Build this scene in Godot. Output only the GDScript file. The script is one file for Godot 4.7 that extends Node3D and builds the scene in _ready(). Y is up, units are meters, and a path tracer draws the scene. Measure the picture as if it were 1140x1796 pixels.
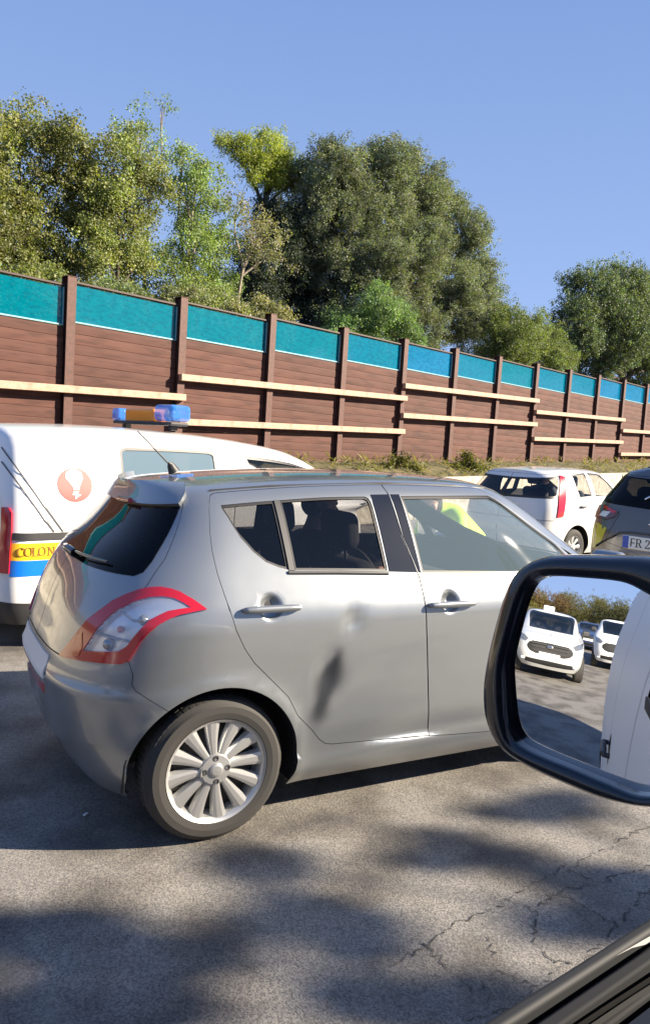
extends Node3D
# A traffic jam on a motorway seen from the open window of a van: metric scene, +X along the road, +Z towards the verge on the sunny side.

const EYE := 1.657
var M := {}
var taken := {}
var rng := RandomNumberGenerator.new()

func _ready() -> void:
	rng.seed = 20240917
	# camera
	var cam := Camera3D.new()
	cam.name = "camera"
	cam.fov = 68.16
	cam.near = 0.03
	cam.far = 2500.0
	cam.keep_aspect = Camera3D.KEEP_HEIGHT
	cam.transform = Transform3D(Basis(Vector3(0.69057, 0.06170, 0.72063), Vector3(0.01689, 0.99471, -0.10135), Vector3(-0.72307, 0.08216, 0.68587)).orthonormalized(), Vector3(0, EYE, 0))
	add_child(cam)
	cam.current = true
	# sky, air and exposure
	var sky_m := ProceduralSkyMaterial.new()
	sky_m.sky_top_color = lin(0.056, 0.122, 0.305)
	sky_m.sky_horizon_color = lin(0.245, 0.345, 0.56)
	sky_m.sky_curve = 0.4
	sky_m.ground_bottom_color = Color(0.25, 0.24, 0.22)
	sky_m.ground_horizon_color = Color(0.42, 0.44, 0.45)
	sky_m.sun_angle_max = 4.0
	var sky := Sky.new()
	sky.sky_material = sky_m
	var env := Environment.new()
	env.background_mode = Environment.BG_SKY
	env.sky = sky
	env.background_energy_multiplier = 0.62
	env.tonemap_mode = Environment.TONE_MAPPER_LINEAR
	env.tonemap_exposure = 3.0
	env.sdfgi_enabled = true
	env.ssao_enabled = true
	env.ssil_enabled = true
	var we := WorldEnvironment.new()
	we.name = "sky_and_air"
	we.environment = env
	add_child(we)
	# sun: ahead and to the right of the traffic, fairly low
	var sun := DirectionalLight3D.new()
	sun.name = "sun"
	var to_sun := Vector3(cos(deg_to_rad(27.0)) * cos(deg_to_rad(45.0)), sin(deg_to_rad(27.0)), cos(deg_to_rad(27.0)) * sin(deg_to_rad(45.0)))
	sun.transform = Transform3D(Basis.looking_at(-to_sun, Vector3.UP), Vector3(0, 30, 0))
	sun.light_color = Color(1.0, 0.94, 0.85)
	sun.light_energy = 1.6
	sun.light_angular_distance = 0.5
	sun.shadow_enabled = true
	add_child(sun)
	materials()
	ground()
	noise_barrier()
	vegetation()
	silver_car()
	rescue_van()
	white_hatchback()
	grey_crossover()
	cars_behind()
	own_van()
	trifles()

# ---------------------------------------------------------------- small helpers
func lin(r: float, g: float, b: float) -> Color:
	return Color(r, g, b).linear_to_srgb()

func mat(key: String, c: Color, rough := 0.6, metal := 0.0, coat := 0.0) -> StandardMaterial3D:
	var m := StandardMaterial3D.new()
	m.resource_name = key
	m.albedo_color = c
	m.roughness = rough
	m.metallic = metal
	m.cull_mode = BaseMaterial3D.CULL_DISABLED
	if coat > 0.0:
		m.clearcoat_enabled = true
		m.clearcoat = coat
		m.clearcoat_roughness = 0.05
	M[key] = m
	return m

func pane_mat(key: String, c: Color, alpha: float, rough := 0.02) -> StandardMaterial3D:
	var m := mat(key, Color(c.r, c.g, c.b, alpha), rough)
	m.transparency = BaseMaterial3D.TRANSPARENCY_ALPHA
	return m

func noise(sd: int, freq: float, oct := 4, kind := FastNoiseLite.TYPE_SIMPLEX_SMOOTH) -> FastNoiseLite:
	var n := FastNoiseLite.new()
	n.seed = sd
	n.noise_type = kind
	n.frequency = freq
	n.fractal_octaves = oct
	return n

func noise_tex(n: FastNoiseLite, size: int, stops: Array, normal := false, strength := 4.0) -> NoiseTexture2D:
	var t := NoiseTexture2D.new()
	t.width = size
	t.height = size
	t.seamless = true
	t.noise = n
	if normal:
		t.as_normal_map = true
		t.bump_strength = strength
	if stops.size():
		var g := Gradient.new()
		var off := PackedFloat32Array()
		var col := PackedColorArray()
		for s in stops:
			off.append(s[0])
			col.append(s[1])
		g.offsets = off
		g.colors = col
		t.color_ramp = g
	return t

func numbered(called: String) -> String:
	var k: int = taken.get(called, 0)
	taken[called] = k + 1
	return called if k == 0 else "%s_%03d" % [called, k]

func tag(o: Node, label: String, category: String, group := "") -> void:
	o.set_meta("label", label)
	o.set_meta("category", category)
	if group:
		o.set_meta("group", group)

func thing(called: String, label: String, category: String, at := Vector3.ZERO, heading := 0.0, group := "") -> Node3D:
	var o := Node3D.new()
	o.name = numbered(called)
	add_child(o)
	o.position = at
	o.rotation.y = -heading
	tag(o, label, category, group)
	return o

func part(parent: Node, called: String, mesh: Mesh, m: Material, at := Transform3D()) -> MeshInstance3D:
	var o := MeshInstance3D.new()
	o.name = called
	o.mesh = mesh
	o.material_override = null
	for i in mesh.get_surface_count():
		o.set_surface_override_material(i, m)
	o.transform = at
	parent.add_child(o, true)
	return o

func struct(called: String, mesh: Mesh, m: Material) -> MeshInstance3D:
	var o := part(self, numbered(called), mesh, m)
	o.set_meta("kind", "structure")
	return o

func single(called: String, mesh: Mesh, m: Material, label: String, category: String, at := Transform3D(), group := "") -> MeshInstance3D:
	var o := part(self, numbered(called), mesh, m, at)
	tag(o, label, category, group)
	return o

# triangles with their own normals; each is turned so that its front faces along them
class Acc:
	var v := PackedVector3Array()
	var n := PackedVector3Array()
	var uv := PackedVector2Array()
	var col := PackedColorArray()
	var tint := Color.WHITE
	func tri(a: Vector3, b: Vector3, c: Vector3, na: Vector3, nb: Vector3, nc: Vector3) -> void:
		if (b - a).cross(c - a).dot(na + nb + nc) > 0.0:
			v.append(a); v.append(c); v.append(b)
			n.append(na); n.append(nc); n.append(nb)
		else:
			v.append(a); v.append(b); v.append(c)
			n.append(na); n.append(nb); n.append(nc)
		col.append(tint); col.append(tint); col.append(tint)
	func quad(a: Vector3, b: Vector3, c: Vector3, d: Vector3, na: Vector3, nb: Vector3, nc: Vector3, nd: Vector3) -> void:
		tri(a, b, c, na, nb, nc)
		tri(a, c, d, na, nc, nd)
	func flat(a: Vector3, b: Vector3, c: Vector3, d: Vector3, out: Vector3) -> void:
		var k := (b - a).cross(d - a).normalized()
		if k.dot(out) < 0.0:
			k = -k
		quad(a, b, c, d, k, k, k, k)
	func mesh(colored := false) -> ArrayMesh:
		var s := []
		s.resize(Mesh.ARRAY_MAX)
		s[Mesh.ARRAY_VERTEX] = v
		s[Mesh.ARRAY_NORMAL] = n
		if uv.size() == v.size():
			s[Mesh.ARRAY_TEX_UV] = uv
		if colored:
			s[Mesh.ARRAY_COLOR] = col
		var m := ArrayMesh.new()
		if v.size():
			m.add_surface_from_arrays(Mesh.PRIMITIVE_TRIANGLES, s)
		return m

# a box with rounded edges, added at t
func rbox(acc: Acc, size: Vector3, r: float, t := Transform3D(), steps := 3) -> void:
	var h := size * 0.5 - Vector3.ONE * r
	var rows := steps * 2 + 1
	var cols := steps * 4 + 4
	var pts := []
	for i in rows + 1:
		var la := -PI / 2 + PI * (float(mini(i, steps)) if i <= steps else float(i - 1)) / (2.0 * steps)
		var sy := -1.0 if i <= steps else 1.0
		var row := []
		for j in cols:
			var q := j / (steps + 1)
			var lo := PI / 2 * q + PI / 2 * float(j % (steps + 1)) / steps
			var nn := Vector3(cos(la) * cos(lo), sin(la), cos(la) * sin(lo))
			var sx := 1.0 if q == 0 or q == 3 else -1.0
			var sz := 1.0 if q < 2 else -1.0
			row.append([t * (Vector3(sx * h.x, sy * h.y, sz * h.z) + nn * r), (t.basis * nn).normalized()])
		pts.append(row)
	for i in rows:
		for j in cols:
			var a = pts[i][j]
			var b = pts[i][(j + 1) % cols]
			var c = pts[i + 1][(j + 1) % cols]
			var d = pts[i + 1][j]
			acc.quad(a[0], b[0], c[0], d[0], a[1], b[1], c[1], d[1])
	for e in [0, rows]:
		var nn: Vector3 = (t.basis * Vector3(0, -1 if e == 0 else 1, 0)).normalized()
		for j in range(1, cols - 1):
			acc.tri(pts[e][0][0], pts[e][j][0], pts[e][j + 1][0], nn, nn, nn)

func rbox_mesh(size: Vector3, r: float, steps := 2) -> ArrayMesh:
	var a := Acc.new()
	rbox(a, size, r, Transform3D(), steps)
	return a.mesh()

# a tube through points with one radius each
func tube(acc: Acc, pts: Array, rad: Array, sides := 8, squash := 1.0) -> void:
	var rings := []
	var ref := Vector3.UP
	for i in pts.size():
		var d: Vector3 = (pts[mini(i + 1, pts.size() - 1)] - pts[maxi(i - 1, 0)]).normalized()
		if absf(d.dot(ref)) > 0.95:
			ref = Vector3.RIGHT
		var x := ref.cross(d).normalized()
		var y := d.cross(x)
		var ring := []
		for k in sides:
			var w := TAU * k / sides
			var nn := (x * cos(w) * squash + y * sin(w))
			ring.append([pts[i] + nn * rad[i], (x * cos(w) + y * sin(w)).normalized()])
		rings.append(ring)
	for i in pts.size() - 1:
		for k in sides:
			var a = rings[i][k]
			var b = rings[i][(k + 1) % sides]
			var c = rings[i + 1][(k + 1) % sides]
			var d = rings[i + 1][k]
			acc.quad(a[0], b[0], c[0], d[0], a[1], b[1], c[1], d[1])
	for e in [0, pts.size() - 1]:
		var nn: Vector3 = (pts[e] - pts[1 if e == 0 else e - 1]).normalized()
		for k in sides:
			acc.tri(pts[e], rings[e][k][0], rings[e][(k + 1) % sides][0], nn, nn, nn)

# a profile of (radius, along) turned about the z axis
func lathe(acc: Acc, prof: Array, sides := 40, t := Transform3D()) -> void:
	for i in prof.size() - 1:
		var p: Vector2 = prof[i]
		var q: Vector2 = prof[i + 1]
		var e := (q - p).normalized()
		for k in sides:
			var w0 := TAU * k / sides
			var w1 := TAU * (k + 1) / sides
			var c0 := Vector3(cos(w0), sin(w0), 0)
			var c1 := Vector3(cos(w1), sin(w1), 0)
			var n0 := t.basis * (Vector3(0, 0, e.x) - c0 * e.y)
			var n1 := t.basis * (Vector3(0, 0, e.x) - c1 * e.y)
			acc.quad(t * (c0 * p.x + Vector3(0, 0, p.y)), t * (c1 * p.x + Vector3(0, 0, p.y)), t * (c1 * q.x + Vector3(0, 0, q.y)), t * (c0 * q.x + Vector3(0, 0, q.y)), n0, n1, n1, n0)

# ---------------------------------------------------------------- car bodies
# A body is a stack of rounded plan outlines. u runs from the middle of the tail (low) round the corner, along the side and round to the middle of the nose; v is the nominal height.
class Body:
	const N := 500
	var x0r: float
	var x0f: float
	var lr: float
	var lf: float
	var xm: float
	var k: float
	var va: float
	var vb: float
	var v0: float
	var v1: float
	var tab := []
	var dents := []       # [u, v, su, sv, depth]
	var dishes := []      # [u, v, r, depth]
	var arches := []      # [x, y, r, bulge]
	func _init(rows: Array, q: Array) -> void:
		x0r = q[0]; x0f = q[1]; lr = q[2]; lf = q[3]; xm = q[4]; k = q[5]; va = q[6]; vb = q[7]
		v0 = rows[0][0]
		v1 = rows[-1][0]
		for j in range(1, 7):
			tab.append(spline(rows, j))
	func spline(rows: Array, j: int) -> PackedFloat32Array:
		var n := rows.size()
		var m := []
		m.resize(n)
		var d := []
		for i in n - 1:
			d.append((rows[i + 1][j] - rows[i][j]) / (rows[i + 1][0] - rows[i][0]))
		m[0] = d[0]
		m[n - 1] = d[n - 2]
		for i in range(1, n - 1):
			m[i] = 0.0
			if d[i - 1] * d[i] > 0.0:
				var h0: float = rows[i][0] - rows[i - 1][0]
				var h1: float = rows[i + 1][0] - rows[i][0]
				var w1 := 2 * h1 + h0
				var w2 := h1 + 2 * h0
				m[i] = (w1 + w2) / (w1 / d[i - 1] + w2 / d[i])
		var out := PackedFloat32Array()
		var i := 0
		for s in N + 1:
			var x: float = v0 + (v1 - v0) * s / N
			while i < n - 2 and x > rows[i + 1][0]:
				i += 1
			var h: float = rows[i + 1][0] - rows[i][0]
			var t: float = (x - rows[i][0]) / h
			out.append((2 * t * t * t - 3 * t * t + 1) * rows[i][j] + (t * t * t - 2 * t * t + t) * h * m[i] + (3 * t * t - 2 * t * t * t) * rows[i + 1][j] + (t * t * t - t * t) * h * m[i + 1])
		return out
	func P(u: float, v: float) -> Vector3:
		var s := clampf((v - v0) / (v1 - v0), 0.0, 1.0) * N
		var i := mini(int(s), N - 1)
		var f := s - i
		var y := lerpf(tab[0][i], tab[0][i + 1], f)
		var z := lerpf(tab[1][i], tab[1][i + 1], f)
		var x := u
		if u < x0r or u > x0f:
			var back := u < x0r
			var n := lerpf(tab[4][i], tab[4][i + 1], f) if back else lerpf(tab[5][i], tab[5][i + 1], f)
			var e := clampf((x0r - u) / lr if back else (u - x0f) / lf, 0.0, 1.0) * PI / 2
			var sn := sin(e)
			var cs := maxf(cos(e), 0.0)
			var r := pow(pow(sn, n) + pow(cs, n), -1.0 / n)
			if back:
				x = x0r - (x0r - lerpf(tab[2][i], tab[2][i + 1], f)) * r * sn
			else:
				x = x0f + (lerpf(tab[3][i], tab[3][i + 1], f) - x0f) * r * sn
			z *= r * cs
		var aw := smoothstep(va, vb, v)
		y -= k * (x - xm) * (x - xm) * aw
		for a in arches:
			if absf(x - a[0]) < 0.6 and y < 0.9:
				var dd: float = (Vector2(x - a[0], y - a[1]).length() - a[2]) / 0.045
				z += a[3] * exp(-dd * dd)
		for d in dents:
			var g: float = pow((u - d[0]) / d[2], 2) + pow((v - d[1]) / d[3], 2)
			if g < 9.0:
				z -= d[4] * exp(-g)
		for d in dishes:
			var g: float = (pow(u - d[0], 2) + pow(v - d[1], 2)) / (d[2] * d[2])
			if g < 1.0:
				z -= d[3] * (1.0 - g) * (1.0 - g)
		return Vector3(x, y, z)
	func normal(u: float, v: float) -> Vector3:
		var n := (P(u + 0.006, v) - P(u - 0.006, v)).cross(P(u, v + 0.005) - P(u, v - 0.005))
		return n.normalized() if n.length_squared() > 1e-16 else Vector3.UP
	# the u at which the surface of height v has this x
	func u_at(x: float, v: float) -> float:
		if x >= x0r and x <= x0f:
			return x
		var lo := x0r - lr if x < x0r else x0f
		var hi := x0r if x < x0r else x0f + lf
		for i in 24:
			var m := (lo + hi) / 2
			if P(m, v).x < x:
				lo = m
			else:
				hi = m
		return (lo + hi) / 2

func box_of(poly: PackedVector2Array) -> Rect2:
	var r := Rect2(poly[0], Vector2.ZERO)
	for q in poly:
		r = r.expand(q)
	return r

func put_piece(b: Body, piece: PackedVector2Array, off: float, sides: Array, acc: Acc) -> void:
	var idx := PackedInt32Array([0, 1, 2, 0, 2, 3]) if piece.size() == 4 else Geometry2D.triangulate_polygon(piece)
	if piece.size() == 3:
		idx = PackedInt32Array([0, 1, 2])
	if idx.is_empty():
		return
	var ps := []
	var ns := []
	for q in piece:
		var n := b.normal(q.x, q.y)
		ps.append(b.P(q.x, q.y) + n * off)
		ns.append(n)
	for s in sides:
		var f := Vector3(1, 1, s)
		for t in range(0, idx.size(), 3):
			acc.tri(ps[idx[t]] * f, ps[idx[t + 1]] * f, ps[idx[t + 2]] * f, ns[idx[t]] * f, ns[idx[t + 1]] * f, ns[idx[t + 2]] * f)

func cut_cell(b: Body, piece: PackedVector2Array, cuts: Array, boxes: Array, off: float, sides: Array, acc: Acc, depth: int) -> void:
	var left := [piece]
	var bx := box_of(piece)
	for c in cuts.size():
		if not (boxes[c] as Rect2).intersects(bx):
			continue
		var next := []
		for q in left:
			for o in Geometry2D.clip_polygons(q, cuts[c]):
				if o.size() < 3:
					continue
				if Geometry2D.is_polygon_clockwise(o):
					if depth < 5:
						for h in halves(piece, bx):
							cut_cell(b, h, cuts, boxes, off, sides, acc, depth + 1)
					return
				next.append(o)
		left = next
		if left.is_empty():
			return
	for q in left:
		put_piece(b, q, off, sides, acc)

func rect_poly(r: Rect2) -> PackedVector2Array:
	return PackedVector2Array([r.position, r.position + Vector2(r.size.x, 0), r.end, r.position + Vector2(0, r.size.y)])

func halves(piece: PackedVector2Array, bx: Rect2) -> Array:
	var out := []
	for i in 2:
		for j in 2:
			for o in Geometry2D.intersect_polygons(piece, rect_poly(Rect2(bx.position + bx.size * Vector2(i, j) * 0.5, bx.size * 0.5))):
				if o.size() > 2:
					out.append(o)
	return out

# the part of the body's surface inside poly and outside cuts
func surface(b: Body, poly: PackedVector2Array, cuts: Array, cell: float, off: float, sides: Array, acc: Acc) -> void:
	var boxes := []
	var bx := box_of(poly)
	var used := []
	for c in cuts:
		var r := box_of(c)
		if r.intersects(bx):
			used.append(c)
			boxes.append(r)
	var nx := maxi(1, int(ceil(bx.size.x / cell)))
	var ny := maxi(1, int(ceil(bx.size.y / cell)))
	var d := Vector2(bx.size.x / nx, bx.size.y / ny)
	for i in nx:
		for j in ny:
			for o in Geometry2D.intersect_polygons(rect_poly(Rect2(bx.position + d * Vector2(i, j), d)), poly):
				if o.size() > 2 and not Geometry2D.is_polygon_clockwise(o):
					cut_cell(b, o, used, boxes, off, sides, acc, 0)

# the edge of a raised or sunken panel
func skirt(b: Body, poly: PackedVector2Array, o0: float, o1: float, sides: Array, acc: Acc) -> void:
	var ccw := not Geometry2D.is_polygon_clockwise(poly)
	for i in poly.size():
		var a := poly[i]
		var c := poly[(i + 1) % poly.size()]
		var k := maxi(1, int(ceil(a.distance_to(c) / 0.03)))
		for j in k:
			var p := a.lerp(c, float(j) / k)
			var q := a.lerp(c, float(j + 1) / k)
			var n0 := b.normal(p.x, p.y)
			var n1 := b.normal(q.x, q.y)
			var p0 := b.P(p.x, p.y)
			var p1 := b.P(q.x, q.y)
			var out := (p1 - p0).cross(n0).normalized()
			if not ccw:
				out = -out
			if o0 < o1:
				out = -out
			for s in sides:
				var f := Vector3(1, 1, s)
				acc.quad((p0 + n0 * o0) * f, (p1 + n1 * o0) * f, (p1 + n1 * o1) * f, (p0 + n0 * o1) * f, out * f, out * f, out * f, out * f)

func poly(a: Array) -> PackedVector2Array:
	var p := PackedVector2Array()
	for i in range(0, a.size(), 2):
		p.append(Vector2(a[i], a[i + 1]))
	if Geometry2D.is_polygon_clockwise(p):
		p.reverse()
	return p

func grown(p: PackedVector2Array, d: float) -> PackedVector2Array:
	var best := p
	var area := -1.0
	for o in Geometry2D.offset_polygon(p, d, Geometry2D.JOIN_ROUND):
		var r := box_of(o).get_area()
		if r > area and not Geometry2D.is_polygon_clockwise(o):
			area = r
			best = o
	return best

func arch_poly(b: Body, x: float, y: float, r: float) -> PackedVector2Array:
	var a := []
	for i in 49:
		var w := -0.35 + (PI + 0.7) * i / 48.0
		var vv := y + r * sin(w)
		a.append(b.u_at(x + r * cos(w), maxf(vv, b.v0)))
		a.append(vv)
	a[-1] = b.v0 - 0.1
	a[1] = b.v0 - 0.1
	return poly(a)

func on_body(b: Body, u: float, v: float, off: float, side := 1.0) -> Vector3:
	return (b.P(u, v) + b.normal(u, v) * off) * Vector3(1, 1, side)

func body_tube(b: Body, pts: Array, r: float, side := 1.0, squash := 1.0) -> ArrayMesh:
	var acc := Acc.new()
	var w := []
	var rr := []
	for i in pts.size():
		w.append(on_body(b, pts[i][0], pts[i][1], pts[i][2], side))
		rr.append(r)
	tube(acc, w, rr, 8, squash)
	return acc.mesh()

# cfg.panels, in order of precedence: n name, p polygon, m material, off, gap, cell, where side | full | left | right, sk skirt depth, in parent panel, ring width, cuts (false: laid on top), glass
func build_body(root: Node3D, b: Body, cfg: Dictionary) -> Dictionary:
	var made := {}
	var inside := []
	var full := Rect2(b.x0r - b.lr, b.v0, b.lr + (b.x0f - b.x0r) + b.lf, b.v1 - b.v0)
	var cuts := []
	var glass := []
	for a in b.arches:
		var ap := arch_poly(b, a[0], a[1], a[2])
		cuts.append(ap)
		glass.append(ap)
	for d in cfg.panels:
		var p: PackedVector2Array = poly(d.p)
		var where: String = d.get("where", "side")
		var cell: float = d.get("cell", cfg.cell)
		var off: float = d.get("off", 0.0)
		var own: Array = cuts if d.get("cuts", true) else []
		var shape := grown(p, -d.get("gap", 0.0)) if d.get("gap", 0.0) > 0.0 else p
		if d.has("ring"):
			own = [grown(p, -d.ring)]
		if d.has("hole"):
			own = own + [poly(d.hole)]
		for sides in {"side": [[1], [-1]], "full": [[1, -1]], "left": [[-1]], "right": [[1]]}[where]:
			var acc := Acc.new()
			surface(b, shape, own, cell, off, sides, acc)
			if d.has("sk"):
				skirt(b, shape, off, off - d.sk, sides, acc)
				if d.has("hole"):
					skirt(b, own[-1], off - d.sk, off, sides, acc)
			if acc.v.is_empty():
				continue
			var key: String = d.n + str(sides[0])
			made[key] = part(root, d.n, acc.mesh(), M[d.m])
			if d.has("in"):
				inside.append([made[key], d["in"] + str(sides[0])])
		if d.get("cuts", true) and not d.has("ring"):
			cuts.append(p)
		if d.get("glass", false):
			glass.append(grown(p, -0.004))
	var rest := Acc.new()
	surface(b, rect_poly(full), cuts, cfg.cell, 0.0, [1, -1], rest)
	made["body"] = part(root, "body", rest.mesh(), M[cfg.paint])
	var shell := Acc.new()
	surface(b, rect_poly(full), glass, 0.1, -0.022, [1, -1], shell)
	part(root, "inner_lining", shell.mesh(), M["lining"])
	for q in inside:
		if made.has(q[1]):
			root.remove_child(q[0])
			made[q[1]].add_child(q[0], true)
	# wheel arch liners
	for a in b.arches:
		for s in [1.0, -1.0]:
			var acc := Acc.new()
			var r: float = a[2] + 0.006
			for i in 28:
				var w0 := -0.3 + (PI + 0.6) * i / 28.0
				var w1 := -0.3 + (PI + 0.6) * (i + 1) / 28.0
				var q0 := Vector3(a[0] + r * cos(w0), a[1] + r * sin(w0), 0)
				var q1 := Vector3(a[0] + r * cos(w1), a[1] + r * sin(w1), 0)
				var z0 := b.P(b.u_at(q0.x, maxf(q0.y, b.v0)), q0.y).z - 0.004
				var z1 := b.P(b.u_at(q1.x, maxf(q1.y, b.v0)), q1.y).z - 0.004
				var n0 := Vector3(-cos(w0), -sin(w0), 0)
				var n1 := Vector3(-cos(w1), -sin(w1), 0)
				acc.quad((q0 + Vector3(0, 0, z0)) * Vector3(1, 1, s), (q1 + Vector3(0, 0, z1)) * Vector3(1, 1, s), (q1 + Vector3(0, 0, 0.45)) * Vector3(1, 1, s), (q0 + Vector3(0, 0, 0.45)) * Vector3(1, 1, s), n0, n1, n1, n0)
				var hub := Vector3(a[0], a[1], 0.45)
				acc.tri(hub * Vector3(1, 1, s), (q0 + Vector3(0, 0, 0.45)) * Vector3(1, 1, s), (q1 + Vector3(0, 0, 0.45)) * Vector3(1, 1, s), Vector3(0, 0, s), Vector3(0, 0, s), Vector3(0, 0, s))
			part(root, "wheel_arch", acc.mesh(), M["liner"])
	# floor pan
	var x0: float = b.P(b.x0r - b.lr, 0.45).x + 0.18
	var x1: float = b.P(b.x0f + b.lf, 0.45).x - 0.25
	var fl := Acc.new()
	var mid: Array = [b.arches[0][0] + b.arches[0][2] + 0.02, b.arches[1][0] - b.arches[1][2] - 0.02]
	rbox(fl, Vector3(mid[1] - mid[0], 0.12, b.tab[1][30] * 1.9), 0.02, Transform3D(Basis(), Vector3((mid[0] + mid[1]) / 2, b.v0 + 0.09, 0)))
	rbox(fl, Vector3(x1 - x0, 0.12, 0.92), 0.02, Transform3D(Basis(), Vector3((x0 + x1) / 2, b.v0 + 0.14, 0)))
	part(root, "floor_pan", fl.mesh(), M["liner"])
	return made

# seats, dashboard and steering wheel; wheel_side -1 is the car's left
func build_cabin(root: Node3D, front_x: float, rear_x: float, dash_x: float, y: float, half := 0.36, bench := true) -> void:
	for r in [[front_x, [-1, 1]], [rear_x, [-1, 1]]] if bench else [[front_x, [-1, 1]]]:
		for s in r[1]:
			var a := Acc.new()
			rbox(a, Vector3(0.5, 0.16, 0.5), 0.06, Transform3D(Basis(), Vector3(r[0] + 0.22, y, s * half)))
			var seat := part(root, "seat", a.mesh(), M["cloth"])
			var c := Acc.new()
			rbox(c, Vector3(0.15, 0.62, 0.48), 0.07, Transform3D(Basis(Vector3(0, 0, 1), 0.2), Vector3(r[0] - 0.08, y + 0.36, s * half)))
			part(seat, "backrest", c.mesh(), M["cloth"])
			var h := Acc.new()
			rbox(h, Vector3(0.11, 0.19, 0.27), 0.05, Transform3D(Basis(Vector3(0, 0, 1), 0.15), Vector3(r[0] - 0.17, y + 0.80, s * half)), 4)
			tube(h, [Vector3(r[0] - 0.15, y + 0.6, s * half - 0.06), Vector3(r[0] - 0.17, y + 0.74, s * half - 0.06)], [0.008, 0.008], 6)
			tube(h, [Vector3(r[0] - 0.15, y + 0.6, s * half + 0.06), Vector3(r[0] - 0.17, y + 0.74, s * half + 0.06)], [0.008, 0.008], 6)
			part(seat, "headrest", h.mesh(), M["cloth"])
	var d := Acc.new()
	rbox(d, Vector3(0.5, 0.3, 1.3), 0.1, Transform3D(Basis(), Vector3(dash_x, y + 0.32, 0)), 4)
	part(root, "dashboard", d.mesh(), M["liner"])
	var w := Acc.new()
	var at := Transform3D(Basis(Vector3(0, 0, 1), 0.42), Vector3(dash_x - 0.36, y + 0.42, -half))
	var ring := []
	var rr := []
	for i in 25:
		ring.append(at * Vector3(0, 0.18 * cos(TAU * i / 24), 0.18 * sin(TAU * i / 24)))
		rr.append(0.014)
	tube(w, ring, rr, 6)
	tube(w, [at * Vector3(0, 0, -0.17), at * Vector3(0, 0, 0.17)], [0.02, 0.02], 6)
	tube(w, [at * Vector3(0, 0, 0), at * Vector3(0, -0.17, 0)], [0.02, 0.02], 6)
	tube(w, [at * Vector3(0, 0, 0), at * Vector3(0.3, 0, 0)], [0.04, 0.05], 8)
	part(root, "steering_wheel", w.mesh(), M["liner"])

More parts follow.
